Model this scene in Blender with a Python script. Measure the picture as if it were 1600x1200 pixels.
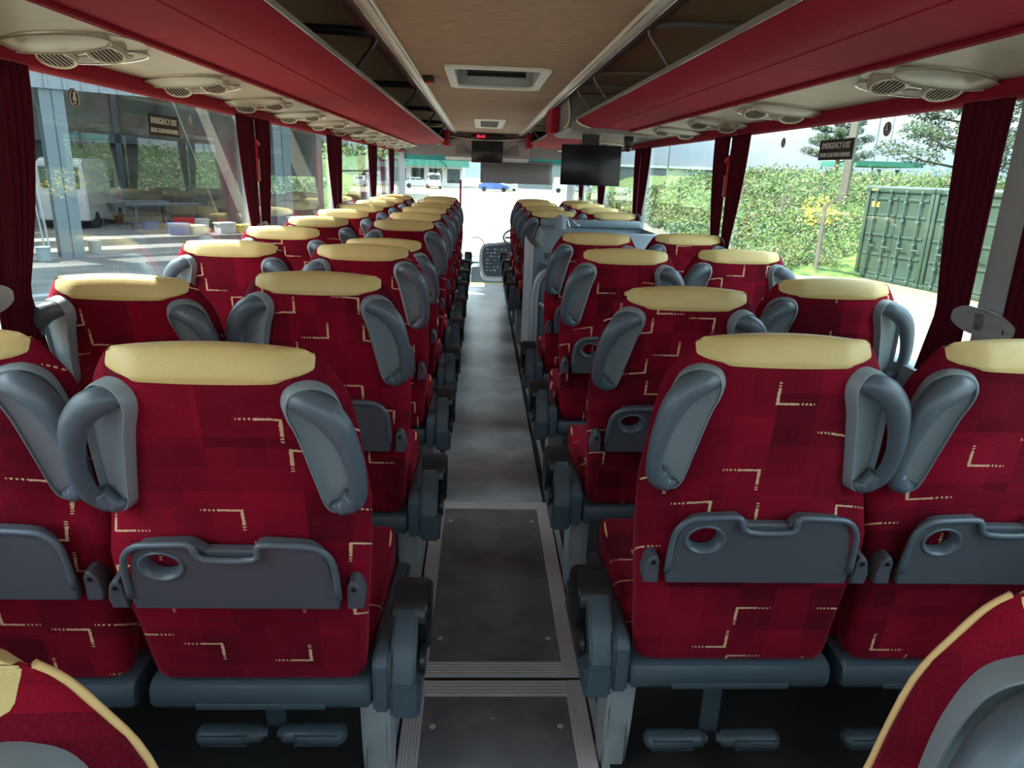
import bpy, bmesh, math, random
from math import sin, cos, pi, radians, sqrt, atan2, hypot
from mathutils import Vector, Matrix
random.seed(7)
SC = bpy.context.scene
COL = SC.collection
for o in list(bpy.data.objects): bpy.data.objects.remove(o)

# ------------------------------------------------------------ camera
CAMZ = 1.38
def make_camera():
    p, yw, r = radians(16.67), radians(2.9), radians(2.0)
    f = Vector((sin(yw)*cos(p), cos(yw)*cos(p), -sin(p)))
    rt = Vector((cos(yw), -sin(yw), 0)); up = rt.cross(f)
    rt2 = cos(r)*rt + sin(r)*up; up2 = -sin(r)*rt + cos(r)*up
    cd = bpy.data.cameras.new('camera'); cd.sensor_width = 36; cd.lens = 1109/1600*36
    cd.clip_start = .02; cd.clip_end = 500
    co = bpy.data.objects.new('camera', cd); COL.objects.link(co)
    m = Matrix((rt2, up2, -f)).transposed().to_4x4(); m.translation = (0, 0, CAMZ)
    co.matrix_world = m; SC.camera = co
make_camera()
# ------------------------------------------------------------ world, sun, exposure
SC.view_settings.view_transform = 'Standard'
SC.view_settings.look = 'None'
SC.view_settings.gamma = 1
SC.view_settings.use_curve_mapping = False
SC.view_settings.exposure = 1.85
def make_world():
    w = bpy.data.worlds.new('sky'); SC.world = w; w.use_nodes = True
    nt = w.node_tree; N = nt.nodes; L = nt.links; N.clear()
    out = N.new('ShaderNodeOutputWorld'); bg = N.new('ShaderNodeBackground')
    tc = N.new('ShaderNodeTexCoord'); mp = N.new('ShaderNodeMapping'); mp.inputs['Scale'].default_value = (1, 1, 2.6)
    nz = N.new('ShaderNodeTexNoise'); nz.inputs['Scale'].default_value = 2.2; nz.inputs['Detail'].default_value = 6
    cr = N.new('ShaderNodeValToRGB')
    cr.color_ramp.elements[0].position = .42; cr.color_ramp.elements[0].color = (.46, .68, .80, 1)
    cr.color_ramp.elements[1].position = .66; cr.color_ramp.elements[1].color = (.92, .96, 1.0, 1)
    L.new(tc.outputs['Generated'], mp.inputs['Vector']); L.new(mp.outputs['Vector'], nz.inputs['Vector'])
    L.new(nz.outputs['Fac'], cr.inputs['Fac']); L.new(cr.outputs['Color'], bg.inputs['Color'])
    sx = N.new('ShaderNodeSeparateXYZ'); L.new(tc.outputs['Generated'], sx.inputs[0])
    mr = N.new('ShaderNodeMapRange'); mr.inputs['From Min'].default_value = .0; mr.inputs['From Max'].default_value = .6
    mr.inputs['To Min'].default_value = .40; mr.inputs['To Max'].default_value = 2.1
    L.new(sx.outputs['Z'], mr.inputs['Value']); L.new(mr.outputs[0], bg.inputs['Strength'])
    L.new(bg.outputs[0], out.inputs[0])
make_world()
def make_sun():
    l = bpy.data.lights.new('sun', 'SUN'); l.energy = 5.0; l.angle = radians(.6); l.color = (1, .95, .86)
    o = bpy.data.objects.new('sun', l); COL.objects.link(o)
    d = Vector((-1, .55, 1.25))          # towards the sun: front left, high
    o.rotation_euler = d.to_track_quat('Z', 'Y').to_euler()
make_sun()

# ------------------------------------------------------------ materials
def newmat(name):
    m = bpy.data.materials.new(name); m.use_nodes = True
    nt = m.node_tree; b = nt.nodes['Principled BSDF']; return m, nt, b
def plain(name, col, rough=.5, metal=0, bump=0, bscale=200, var=0, vscale=6, coat=0, spec=.5, stretch=None, dark=None):
    m, nt, b = newmat(name)
    b.inputs['Base Color'].default_value = (*col, 1); b.inputs['Roughness'].default_value = rough
    b.inputs['Metallic'].default_value = metal; b.inputs['Coat Weight'].default_value = coat
    b.inputs['Specular IOR Level'].default_value = spec
    tc = nt.nodes.new('ShaderNodeTexCoord'); src = tc.outputs['Object']
    if stretch:
        mp = nt.nodes.new('ShaderNodeMapping'); mp.inputs['Scale'].default_value = stretch
        nt.links.new(src, mp.inputs['Vector']); src = mp.outputs['Vector']
    if var:
        nz = nt.nodes.new('ShaderNodeTexNoise'); nz.inputs['Scale'].default_value = vscale; nz.inputs['Detail'].default_value = 6
        nt.links.new(src, nz.inputs['Vector'])
        mx = nt.nodes.new('ShaderNodeMix'); mx.data_type = 'RGBA'
        d = dark or tuple(c*(1-var) for c in col)
        mx.inputs['A'].default_value = (*d, 1)
        mx.inputs['B'].default_value = (*[min(1, c*(1+var)) for c in col], 1)
        rp = nt.nodes.new('ShaderNodeMapRange'); rp.inputs['From Min'].default_value = .3; rp.inputs['From Max'].default_value = .7
        nt.links.new(nz.outputs['Fac'], rp.inputs['Value']); nt.links.new(rp.outputs[0], mx.inputs['Factor'])
        nt.links.new(mx.outputs['Result'], b.inputs['Base Color'])
    if bump:
        nz = nt.nodes.new('ShaderNodeTexNoise'); nz.inputs['Scale'].default_value = bscale; nz.inputs['Detail'].default_value = 3
        nt.links.new(src, nz.inputs['Vector'])
        bp = nt.nodes.new('ShaderNodeBump'); bp.inputs['Strength'].default_value = bump; bp.inputs['Distance'].default_value = .002
        nt.links.new(nz.outputs['Fac'], bp.inputs['Height']); nt.links.new(bp.outputs[0], b.inputs['Normal'])
    return m
def emit(name, col, s):
    m, nt, b = newmat(name); b.inputs['Base Color'].default_value = (*col, 1)
    b.inputs['Emission Color'].default_value = (*col, 1); b.inputs['Emission Strength'].default_value = s
    return m

class X:
    """tiny node expression builder"""
    def __init__(s, nt): s.nt = nt
    def m(s, op, a, b=None, c=None):
        n = s.nt.nodes.new('ShaderNodeMath'); n.operation = op
        for i, v in enumerate((a, b, c)):
            if v is None: continue
            if isinstance(v, (int, float)): n.inputs[i].default_value = v
            else: s.nt.links.new(v, n.inputs[i])
        return n.outputs[0]
def seat_fabric(name='seat_fabric', cell=.150):
    m, nt, b = newmat(name); N = nt.nodes; L = nt.links; e = X(nt)
    tc = N.new('ShaderNodeTexCoord'); oi = N.new('ShaderNodeObjectInfo')
    sp = N.new('ShaderNodeSeparateXYZ'); L.new(tc.outputs['Object'], sp.inputs[0])
    r = oi.outputs['Random']
    geo_v = e.m('ADD', sp.outputs['Z'], e.m('MULTIPLY', sp.outputs['Y'], .9))
    px = e.m('ADD', sp.outputs['X'], e.m('MULTIPLY', r, 7.3)); pz = e.m('ADD', geo_v, e.m('MULTIPLY', r, 3.7))
    # woven wobble
    wob = N.new('ShaderNodeTexNoise'); wob.inputs['Scale'].default_value = 260; L.new(tc.outputs['Object'], wob.inputs['Vector'])
    wv = e.m('MULTIPLY', e.m('SUBTRACT', wob.outputs['Fac'], .5), .004)
    masks = []
    for k, (ox, oz, prob) in enumerate(((0, 0, .72), (.5, .45, .22))):
        gx = e.m('ADD', e.m('DIVIDE', e.m('ADD', px, wv), cell*1.12), ox+11); gz = e.m('ADD', e.m('DIVIDE', e.m('ADD', pz, wv), cell*.86), oz+17)
        ix = e.m('FLOOR', gx); iz = e.m('FLOOR', gz)
        cb = N.new('ShaderNodeCombineXYZ'); L.new(ix, cb.inputs[0]); L.new(iz, cb.inputs[1]); cb.inputs[2].default_value = k*5.1
        wn = N.new('ShaderNodeTexWhiteNoise'); wn.noise_dimensions = '3D'; L.new(cb.outputs[0], wn.inputs['Vector'])
        sc = N.new('ShaderNodeSeparateColor'); L.new(wn.outputs['Color'], sc.inputs[0])
        r1, r2, r3 = sc.outputs[0], sc.outputs[1], sc.outputs[2]
        fx = e.m('SUBTRACT', e.m('FRACT', gx), .5); fz = e.m('SUBTRACT', e.m('FRACT', gz), .5)
        sx = e.m('SUBTRACT', e.m('MULTIPLY', e.m('GREATER_THAN', r1, .5), 2), 1)
        sz = e.m('SUBTRACT', e.m('MULTIPLY', e.m('GREATER_THAN', r2, .5), 2), 1)
        u = e.m('ADD', e.m('MULTIPLY', fx, sx), .22); v = e.m('ADD', e.m('MULTIPLY', fz, sz), .18)
        th = .017
        def arm(a, c, ln):
            inb = e.m('MULTIPLY', e.m('GREATER_THAN', a, -th), e.m('LESS_THAN', a, ln))
            return e.m('MULTIPLY', inb, e.m('LESS_THAN', e.m('ABSOLUTE', c), th)), a
        h, ha = arm(u, v, .42); w_, wa = arm(v, u, .36)
        # the free end of each arm breaks into stitches
        def stitch(a):
            far = e.m('GREATER_THAN', a, .24)
            dash = e.m('GREATER_THAN', e.m('FRACT', e.m('MULTIPLY', a, 22)), .5)
            return e.m('SUBTRACT', 1, e.m('MULTIPLY', far, dash))
        mk = e.m('MAXIMUM', e.m('MULTIPLY', h, stitch(u)), e.m('MULTIPLY', w_, stitch(v)))
        mk = e.m('MULTIPLY', mk, e.m('LESS_THAN', r3, prob)); masks.append(mk)
    mask = e.m('MAXIMUM', masks[0], masks[1])
    # overlapping darker / lighter woven rectangles
    tone = None
    for k, (cx, cz, w) in enumerate(((.16, .11, .45), (.075, .13, .35), (.05, .04, .2))):
        cb = N.new('ShaderNodeCombineXYZ'); L.new(e.m('FLOOR', e.m('DIVIDE', px, cx)), cb.inputs[0]); L.new(e.m('FLOOR', e.m('DIVIDE', pz, cz)), cb.inputs[1]); cb.inputs[2].default_value = k+2.
        wn = N.new('ShaderNodeTexWhiteNoise'); wn.noise_dimensions = '3D'; L.new(cb.outputs[0], wn.inputs['Vector'])
        t = e.m('MULTIPLY', wn.outputs['Value'], w); tone = t if tone is None else e.m('ADD', tone, t)
    fn = N.new('ShaderNodeTexNoise'); fn.inputs['Scale'].default_value = 420; L.new(tc.outputs['Object'], fn.inputs['Vector'])
    tone = e.m('ADD', tone, e.m('MULTIPLY', e.m('SUBTRACT', fn.outputs['Fac'], .5), .7))
    cr = N.new('ShaderNodeValToRGB'); L.new(tone, cr.inputs['Fac'])
    cr.color_ramp.elements[0].color = (.080, .0016, .009, 1); cr.color_ramp.elements[0].position = .15
    cr.color_ramp.elements[1].color = (.27, .0036, .021, 1); cr.color_ramp.elements[1].position = .85
    mx = N.new('ShaderNodeMix'); mx.data_type = 'RGBA'; L.new(mask, mx.inputs['Factor']); L.new(cr.outputs[0], mx.inputs['A'])
    mx.inputs['B'].default_value = (.72, .47, .28, 1)
    L.new(mx.outputs['Result'], b.inputs['Base Color'])
    b.inputs['Roughness'].default_value = .9; b.inputs['Specular IOR Level'].default_value = .15
    b.inputs['Sheen Weight'].default_value = .35; b.inputs['Sheen Roughness'].default_value = .35; b.inputs['Sheen Tint'].default_value = (1, .12, .2, 1)
    bp = N.new('ShaderNodeBump'); bp.inputs['Strength'].default_value = .35; bp.inputs['Distance'].default_value = .0015
    L.new(fn.outputs['Fac'], bp.inputs['Height']); L.new(bp.outputs[0], b.inputs['Normal'])
    return m
def glass_mat(name, tint=(.955, .98, .975), top_tint=None):
    m = bpy.data.materials.new(name); m.use_nodes = True; nt = m.node_tree; N = nt.nodes; L = nt.links; N.clear()
    out = N.new('ShaderNodeOutputMaterial'); tr = N.new('ShaderNodeBsdfTransparent'); gl = N.new('ShaderNodeBsdfGlossy')
    gl.inputs['Roughness'].default_value = 0.0; tr.inputs[0].default_value = (*tint, 1)
    lw = N.new('ShaderNodeLayerWeight'); lw.inputs['Blend'].default_value = .5
    e = X(nt); f = e.m('ADD', e.m('MULTIPLY', e.m('POWER', lw.outputs['Facing'], 5), .9), .05)
    mx = N.new('ShaderNodeMixShader'); L.new(f, mx.inputs[0]); L.new(tr.outputs[0], mx.inputs[1]); L.new(gl.outputs[0], mx.inputs[2])
    L.new(mx.outputs[0], out.inputs[0]); return m
def wood_liner(name, c1, c2):
    m, nt, b = newmat(name); N = nt.nodes; L = nt.links
    tc = N.new('ShaderNodeTexCoord'); mp = N.new('ShaderNodeMapping'); mp.inputs['Scale'].default_value = (3, 60, 3)
    nz = N.new('ShaderNodeTexNoise'); nz.inputs['Scale'].default_value = 4; nz.inputs['Detail'].default_value = 8; nz.inputs['Roughness'].default_value = .7
    L.new(tc.outputs['Object'], mp.inputs[0]); L.new(mp.outputs[0], nz.inputs['Vector'])
    cr = N.new('ShaderNodeValToRGB'); cr.color_ramp.elements[0].position = .3; cr.color_ramp.elements[1].position = .7
    cr.color_ramp.elements[0].color = (*c1, 1); cr.color_ramp.elements[1].color = (*c2, 1)
    L.new(nz.outputs['Fac'], cr.inputs[0]); L.new(cr.outputs[0], b.inputs['Base Color'])
    b.inputs['Roughness'].default_value = .75; b.inputs['Specular IOR Level'].default_value = .2
    return m
def two_tone(name, c1, c2, scale, rough=.8, lo=.4, hi=.6, detail=5, speck=None, bump=0, c3=None):
    m, nt, b = newmat(name); N = nt.nodes; L = nt.links
    tc = N.new('ShaderNodeTexCoord')
    nz = N.new('ShaderNodeTexNoise'); nz.inputs['Scale'].default_value = scale; nz.inputs['Detail'].default_value = detail
    L.new(tc.outputs['Object'], nz.inputs['Vector'])
    cr = N.new('ShaderNodeValToRGB'); cr.color_ramp.elements[0].position = lo; cr.color_ramp.elements[1].position = hi
    cr.color_ramp.elements[0].color = (*c1, 1); cr.color_ramp.elements[1].color = (*c2, 1)
    if c3:
        el = cr.color_ramp.elements.new((lo+hi)/2); el.color = (*c3, 1)
    L.new(nz.outputs['Fac'], cr.inputs[0]); col = cr.outputs[0]
    if speck:
        s2 = N.new('ShaderNodeTexNoise'); s2.inputs['Scale'].default_value = speck[0]; s2.inputs['Detail'].default_value = 2; L.new(tc.outputs['Object'], s2.inputs['Vector'])
        gt = N.new('ShaderNodeMath'); gt.operation = 'GREATER_THAN'; gt.inputs[1].default_value = speck[1]; L.new(s2.outputs['Fac'], gt.inputs[0])
        mx = N.new('ShaderNodeMix'); mx.data_type = 'RGBA'; L.new(gt.outputs[0], mx.inputs['Factor']); L.new(col, mx.inputs['A']); mx.inputs['B'].default_value = (*speck[2], 1)
        col = mx.outputs['Result']
    L.new(col, b.inputs['Base Color']); b.inputs['Roughness'].default_value = rough
    if bump:
        bp = N.new('ShaderNodeBump'); bp.inputs['Strength'].default_value = bump; bp.inputs['Distance'].default_value = .02
        L.new(nz.outputs['Fac'], bp.inputs['Height']); L.new(bp.outputs[0], b.inputs['Normal'])
    return m

M = {}
M['fabric'] = seat_fabric()
M['cream_leather'] = plain('cream_leather', (.74, .56, .22), .42, bump=.5, bscale=350)
M['piping'] = plain('cream_piping', (.80, .52, .22), .6)
M['grey_plastic'] = plain('grey_plastic', (.10, .135, .165), .34, bump=.12, bscale=900, spec=.55)
M['pan_plastic'] = plain('pan_plastic', (.27, .335, .36), .45)
M['tray_plastic'] = plain('tray_plastic', (.085,.095,.115), .5, bump=.25, bscale=1100)
M['slate_plastic'] = plain('slate_plastic', (.055, .082, .105), .42, bump=.2, bscale=900)
M['black_plastic'] = plain('black_plastic', (.012, .013, .015), .35)
M['leg_metal'] = plain('leg_metal', (.42, .46, .48), .5, metal=.2)
M['chrome'] = plain('chrome', (.7, .7, .7), .18, metal=1)
M['alu'] = plain('ribbed_aluminium', (.62, .58, .58), .5, metal=.15)
M['dark_rubber'] = plain('dark_rubber', (.02, .022, .022), .7)
M['red_liner'] = plain('red_rack_fabric', (.36, .014, .038), .8, var=.12, vscale=14, stretch=(1, 8, 8), spec=.2)
M['red_trim'] = plain('red_trim_fabric', (.26, .008, .026), .85, spec=.2)
M['cream_panel'] = plain('cream_panel', (.50, .46, .36), .5, var=.06, vscale=5, stretch=(1, 6, 1))
M['vent_plastic'] = plain('vent_plastic', (.42, .38, .30), .35)
M['vent_dark'] = plain('vent_dark', (.015, .013, .012), .6)
M['liner'] = wood_liner('ceiling_liner', (.24, .145, .095), (.60, .42, .30))
M['liner2'] = wood_liner('rack_liner', (.24, .165, .10), (.38, .275, .18))
M['rail'] = plain('light_rail', (.78, .72, .60), .3)
M['rail_grey'] = plain('rail_grey', (.22, .20, .20), .5)
M['mauve'] = plain('mauve_grey_panel', (.34, .30, .295), .6)
M['pillar'] = plain('pillar_grey', (.40, .43, .45), .5)
M['white_plastic'] = plain('white_plastic', (.72, .72, .70), .4)
M['curtain'] = plain('curtain_cloth', (.085, .005, .016), .9, spec=.15, var=.15, vscale=30, stretch=(1, 4, .5))
M['floor_near'] = two_tone('speckled_vinyl', (.14, .135, .145), (.20, .195, .205), 7, .5, speck=(160, .72, (.30, .30, .30)), bump=.0)
M['floor_far'] = two_tone('grey_vinyl', (.34, .37, .39), (.50, .53, .55), 5, .33, speck=(200, .74, (.12, .13, .13)))
M['dark_carpet'] = plain('dark_carpet', (.025, .024, .024), .95)
M['screen'] = plain('black_screen', (.006, .008, .013), .22)
M['red_plastic'] = plain('red_plastic', (.55, .012, .02), .4)
M['white'] = plain('white_print', (.85, .85, .85), .6)
M['sign_dark'] = plain('sign_dark', (.035, .033, .026), .6)
M['yellow'] = plain('yellow_paint', (.85, .62, .10), .6)
M['unit'] = plain('unit_grey', (.20, .26, .29), .45)
M['glass'] = glass_mat('side_glass'); M['screen_glass'] = glass_mat('windscreen_glass', (.95, .98, .97))
M['teal'] = plain('teal_band', (.05, .45, .45), .4)
M['clock'] = emit('clock_red', (1, .02, .05), .9)
M['sky_hatch'] = plain('hatch_dome', (.55, .55, .68), .4)
# outside
M['gravel'] = two_tone('gravel', (.13, .115, .08), (.22, .195, .14), 9, .95, speck=(38, .66, (.35, .32, .25)), bump=.3)
M['concrete'] = two_tone('concrete_apron', (.050, .053, .051), (.078, .082, .078), 1.2, .9)
M['concrete_post'] = plain('concrete_post', (.19, .17, .135), .9, var=.15, vscale=9)
M['steel_blue'] = plain('painted_steel', (.09, .12, .135), .5)
M['cladding'] = plain('grey_cladding', (.15, .18, .20), .6)
M['inner_wall'] = plain('depot_wall', (.13, .135, .11), .9, var=.3, vscale=1)
M['depot_floor'] = plain('depot_floor', (.13, .13, .12), .7, var=.2, vscale=1)
M['vehicle_white'] = plain('vehicle_white', (.5, .51, .51), .3, coat=.5)
M['vehicle_glass'] = plain('vehicle_glass', (.03, .05, .05), .1)
M['vehicle_blue'] = plain('vehicle_blue', (.05, .12, .35), .3, coat=.5)
M['vehicle_red'] = plain('vehicle_red', (.5, .02, .03), .3, coat=.5)
M['vehicle_silver'] = plain('vehicle_silver', (.45, .47, .5), .3, metal=.5)
M['tyre'] = plain('tyre', (.01, .01, .01), .8)
M['container'] = plain('container_green', (.028, .058, .036), .55, var=.2, vscale=1.5)
M['container_bar'] = plain('container_bar', (.06, .105, .09), .5)
M['container_top'] = plain('container_top', (.15,.2,.2), .6)
M['grass'] = two_tone('grass', (.03, .075, .009), (.12, .16, .026), 3, .9, bump=.5, c3=(.065, .13, .018))
M['leaf_a'] = plain('leaf_green', (.028, .080, .006), .6)
M['leaf_b'] = plain('leaf_bright', (.085, .145, .008), .6)
M['leaf_dry'] = plain('leaf_dry', (.13, .10, .045), .7)
M['leaf_pine'] = plain('leaf_pine', (.045, .07, .028), .7)
M['leaf_yellow'] = plain('leaf_yellow', (.6,.42,.015), .6)
M['bark'] = plain('bark', (.11, .08, .05), .9)
M['teal_roof'] = plain('teal_roof', (.03,.17,.12), .6)
M['far_grey'] = plain('far_grey', (.15, .18, .19), .8)
M['rust'] = plain('rust', (.20, .08, .04), .8)

# ------------------------------------------------------------ mesh helpers
def tag(o, label=None, cat=None, group=None, kind=None):
    if label: o['label'] = label
    if cat: o['category'] = cat
    if group: o['group'] = group
    if kind: o['kind'] = kind
    return o
def empty(name, loc=(0, 0, 0), rz=0, label=None, cat=None, group=None):
    o = bpy.data.objects.new(name, None); COL.objects.link(o); o.empty_display_size = .05
    o.location = loc; o.rotation_euler = (0, 0, rz); return tag(o, label, cat, group)
def link_mesh(name, me, mats, parent=None, smooth=True, loc=None):
    me.name = name
    if not isinstance(mats, (list, tuple)): mats = [mats]
    if len(me.materials) == 0:
        for m in mats: me.materials.append(m)
    o = bpy.data.objects.new(name, me); COL.objects.link(o)
    if parent: o.parent = parent
    if loc: o.location = loc
    if smooth:
        me.shade_smooth()
    return o
def finish(bm, name, mat, parent=None, smooth=False, loc=None, auto=None):
    bmesh.ops.recalc_face_normals(bm, faces=bm.faces)
    me = bpy.data.meshes.new(name); bm.to_mesh(me); bm.free()
    o = link_mesh(name, me, mat, parent, smooth, loc)
    if auto is not None:
        me.shade_smooth()
        me.set_sharp_from_angle(angle=radians(auto))
    return o
def bx(bm, x0, x1, y0, y1, z0, z1, mi=0, bev=0, rot=None, piv=None):
    vs = [bm.verts.new((x, y, z)) for x in (x0, x1) for y in (y0, y1) for z in (z0, z1)]
    fs = [bm.faces.new([vs[i] for i in q]) for q in ((0, 1, 3, 2), (4, 6, 7, 5), (0, 4, 5, 1), (2, 3, 7, 6), (0, 2, 6, 4), (1, 5, 7, 3))]
    for f in fs: f.material_index = mi
    if rot is not None:
        bmesh.ops.rotate(bm, verts=vs, cent=piv or ((x0+x1)/2, (y0+y1)/2, (z0+z1)/2), matrix=rot)
    if bev:
        es = list({e for f in fs for e in f.edges})
        r = bmesh.ops.bevel(bm, geom=es, offset=bev, segments=2, affect='EDGES', profile=.5, clamp_overlap=True)
        for f in r['faces']: f.material_index = mi
    return vs
def box(name, b, mat, parent=None, bev=0, auto=40, loc=None):
    bm = bmesh.new(); bx(bm, *b, bev=bev)
    return finish(bm, name, mat, parent, loc=loc, auto=auto if bev else None)
def catmull(pts, n=6, closed=False):
    out = []; P = [Vector(p) for p in pts]; m = len(P)
    segs = m if closed else m-1
    for i in range(segs):
        if closed: p0, p1, p2, p3 = P[i-1], P[i], P[(i+1) % m], P[(i+2) % m]
        else: p0, p1, p2, p3 = P[max(i-1, 0)], P[i], P[i+1], P[min(i+2, m-1)]
        for k in range(n):
            t = k/n
            out.append(.5*((2*p1)+(-p0+p2)*t+(2*p0-5*p1+4*p2-p3)*t*t+(-p0+3*p1-3*p2+p3)*t**3))
    if not closed: out.append(P[-1])
    return out
def tube(bm, pts, rad, seg=10, caps=True, closed=False, sq=(1, 1), mi=0):
    """sweep along pts; rad number or list; sq scales the two frame axes"""
    P = [Vector(p) for p in pts]; n = len(P); rings = []
    R = rad if isinstance(rad, (list, tuple)) else [rad]*n
    prev = None
    for i, p in enumerate(P):
        if closed: t = P[(i+1) % n]-P[i-1]
        else: t = P[min(i+1, n-1)]-P[max(i-1, 0)]
        t.normalize()
        if prev is None:
            a = Vector((0, 0, 1)) if abs(t.z) < .9 else Vector((0, 1, 0))
            u = t.cross(a).normalized()
        else:
            u = (prev - t*prev.dot(t)).normalized()
        prev = u; v = t.cross(u)
        rings.append([bm.verts.new(p+(u*cos(2*pi*k/seg)*sq[0]+v*sin(2*pi*k/seg)*sq[1])*R[i]) for k in range(seg)])
    for i in range(n if closed else n-1):
        a, b = rings[i], rings[(i+1) % n]
        for k in range(seg):
            f = bm.faces.new((a[k], a[(k+1) % seg], b[(k+1) % seg], b[k])); f.material_index = mi
    if caps and not closed:
        bm.faces.new(rings[0][::-1]).material_index = mi; bm.faces.new(rings[-1]).material_index = mi
def cyl(bm, c, r, h, axis='Z', seg=16, r2=None, mi=0):
    c = Vector(c); d = {'X': Vector((1, 0, 0)), 'Y': Vector((0, 1, 0)), 'Z': Vector((0, 0, 1))}[axis]
    tube(bm, [c, c+d*h], [r, r if r2 is None else r2], seg=seg, mi=mi)
def plate_mesh(outlines, thick, bev=.003, res=2):
    """flat 2D outlines (x,z) with holes -> bevelled plate, facing -Y, spanning y 0..thick"""
    cu = bpy.data.curves.new('tmp', 'CURVE'); cu.dimensions = '2D'; cu.fill_mode = 'BOTH'
    cu.extrude = max(thick/2-bev, .0002); cu.bevel_depth = bev; cu.bevel_resolution = res; cu.offset = -bev
    for ol in outlines:
        s = cu.splines.new('POLY'); s.points.add(len(ol)-1); s.use_cyclic_u = True
        for i, p in enumerate(ol): s.points[i].co = (p[0], p[1], 0, 1)
    o = bpy.data.objects.new('tmp', cu); COL.objects.link(o)
    dg = bpy.context.evaluated_depsgraph_get(); dg.update()
    me = bpy.data.meshes.new_from_object(o.evaluated_get(dg), depsgraph=dg)
    bpy.data.objects.remove(o); bpy.data.curves.remove(cu)
    me.transform(Matrix.Translation((0, thick/2, 0)) @ Matrix.Rotation(radians(90), 4, 'X'))
    me.materials.clear()
    return me
def plate(name, outlines, thick, mat, parent=None, bev=.003, at=(0, 0, 0), rz=0, rx=0, auto=35):
    me = plate_mesh(outlines, thick, bev)
    me.transform(Matrix.Translation(at) @ Matrix.Rotation(rz, 4, 'Z') @ Matrix.Rotation(rx, 4, 'X'))
    o = link_mesh(name, me, mat, parent)
    me.set_sharp_from_angle(angle=radians(auto)); return o
def text_mesh(txt, size, depth=.001):
    cu = bpy.data.curves.new('t', 'FONT'); cu.body = txt; cu.size = size; cu.extrude = depth; cu.align_x = 'CENTER'; cu.align_y = 'CENTER'
    o = bpy.data.objects.new('t', cu); COL.objects.link(o)
    dg = bpy.context.evaluated_depsgraph_get(); dg.update()
    me = bpy.data.meshes.new_from_object(o.evaluated_get(dg), depsgraph=dg)
    bpy.data.objects.remove(o); bpy.data.curves.remove(cu); me.materials.clear(); return me
def text(name, txt, size, mat, mtx, parent=None, sx=1):
    me = text_mesh(txt, size); me.transform(mtx @ Matrix.Diagonal((sx, 1, 1, 1)))
    return link_mesh(name, me, mat, parent, smooth=False)
def circle(cx, cz, rx, rz, n=28): return [(cx+rx*cos(2*pi*i/n), cz+rz*sin(2*pi*i/n)) for i in range(n)]
def rrect(x0, x1, z0, z1, r, n=5):
    out = []
    for cx, cz, a in ((x1-r, z1-r, 0), (x0+r, z1-r, 90), (x0+r, z0+r, 180), (x1-r, z0+r, 270)):
        for k in range(n+1): out.append((cx+r*cos(radians(a+90*k/n)), cz+r*sin(radians(a+90*k/n))))
    return out
def struct(name, bm, mat, parent=None, auto=None, smooth=False):
    o = finish(bm, name, mat, parent, auto=auto, smooth=smooth)
    if not parent: o['kind'] = 'structure'
    return o
def copy_tree(o, parent=None):
    c = o.copy(); COL.objects.link(c); c.parent = parent
    for ch in o.children: copy_tree(ch, c)
    return c
def interp(tab, s):
    if s <= tab[0][0]: return tab[0][1]
    for (a, va), (b, vb) in zip(tab, tab[1:]):
        if s <= b: return va+(vb-va)*(s-a)/(b-a)
    return tab[-1][1]
CX = .0675      # aisle centre line

# ------------------------------------------------------------ the coach seat
W = [(0, .206), (.012, .214), (.05, .219), (.15, .224), (.25, .235), (.33, .241), (.42, .240), (.50, .234), (.57, .229), (.62, .223), (.66, .214), (.69, .202), (.712, .190), (.728, .180), (.738, .171), (.742, .162)]
ST = .742
TT = [(0, .10), (.1, .12), (.25, .135), (.45, .118), (.6, .090), (.69, .072), (.8, .070)]
def t_of(s):
    T = interp(TT, s)
    if s > .68: T *= sqrt(max(1-((s-.68)/(ST-.679))**2, .0))
    if s < .015: T *= .8+.2*s/.015
    return max(T, .008)
def yc_of(s):
    T0 = interp(TT, s)
    return interp([(0, .008), (.03, 0), (.3, -.004), (.6, 0), (.69, .002), (.75, .006)], s)+T0/2
def zz(s, x):
    w = interp(W, s); k = max(0, (s-.64)/(ST-.64))
    return s-.014*k*(x/.18)**2
def warp(s, x, y):
    t = t_of(s); y0 = yc_of(s)-t/2; f = max(0, min(1, (y-y0)/t))
    k = interp([(.32, 0), (.42, .47)], s); off = min(k*max(0, abs(x)-.108), .78*t)
    return x*(1-.06*f), y+off*(1-f)
def shell_mesh():
    bm = bmesh.new()
    S = [0, .006, .015, .03]+[.03+.03*i for i in range(1, 22)]+[.67, .68, .69, .698, .706, .713, .719, .725, .730, .734, .7375, .740, .742]
    rings = []
    for s in S:
        w, t, yc = interp(W, s), t_of(s), yc_of(s)
        r = min(.042, t/2*.98); pts = []
        def corner(cx, cy, a0):
            for k in range(7):
                a = radians(a0+90*k/6); pts.append((cx+r*cos(a), cy+r*sin(a)))
        corner(w-r, yc+t/2-r, 0)
        for k in range(1, 8): pts.append((w-r-(2*(w-r))*k/8, yc+t/2))
        corner(-w+r, yc+t/2-r, 90); corner(-w+r, yc-t/2+r, 180)
        for k in range(1, 8): pts.append((-w+r+(2*(w-r))*k/8, yc-t/2))
        corner(w-r, yc-t/2+r, 270)
        rings.append([bm.verts.new((*warp(s, x, y), zz(s, x))) for x, y in pts])
    n = len(rings[0])
    for a, b in zip(rings, rings[1:]):
        for k in range(n): bm.faces.new((a[k], a[(k+1) % n], b[(k+1) % n], b[k]))
    bm.faces.new(rings[0]); bm.faces.new(rings[-1][::-1])
    return bm
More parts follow.
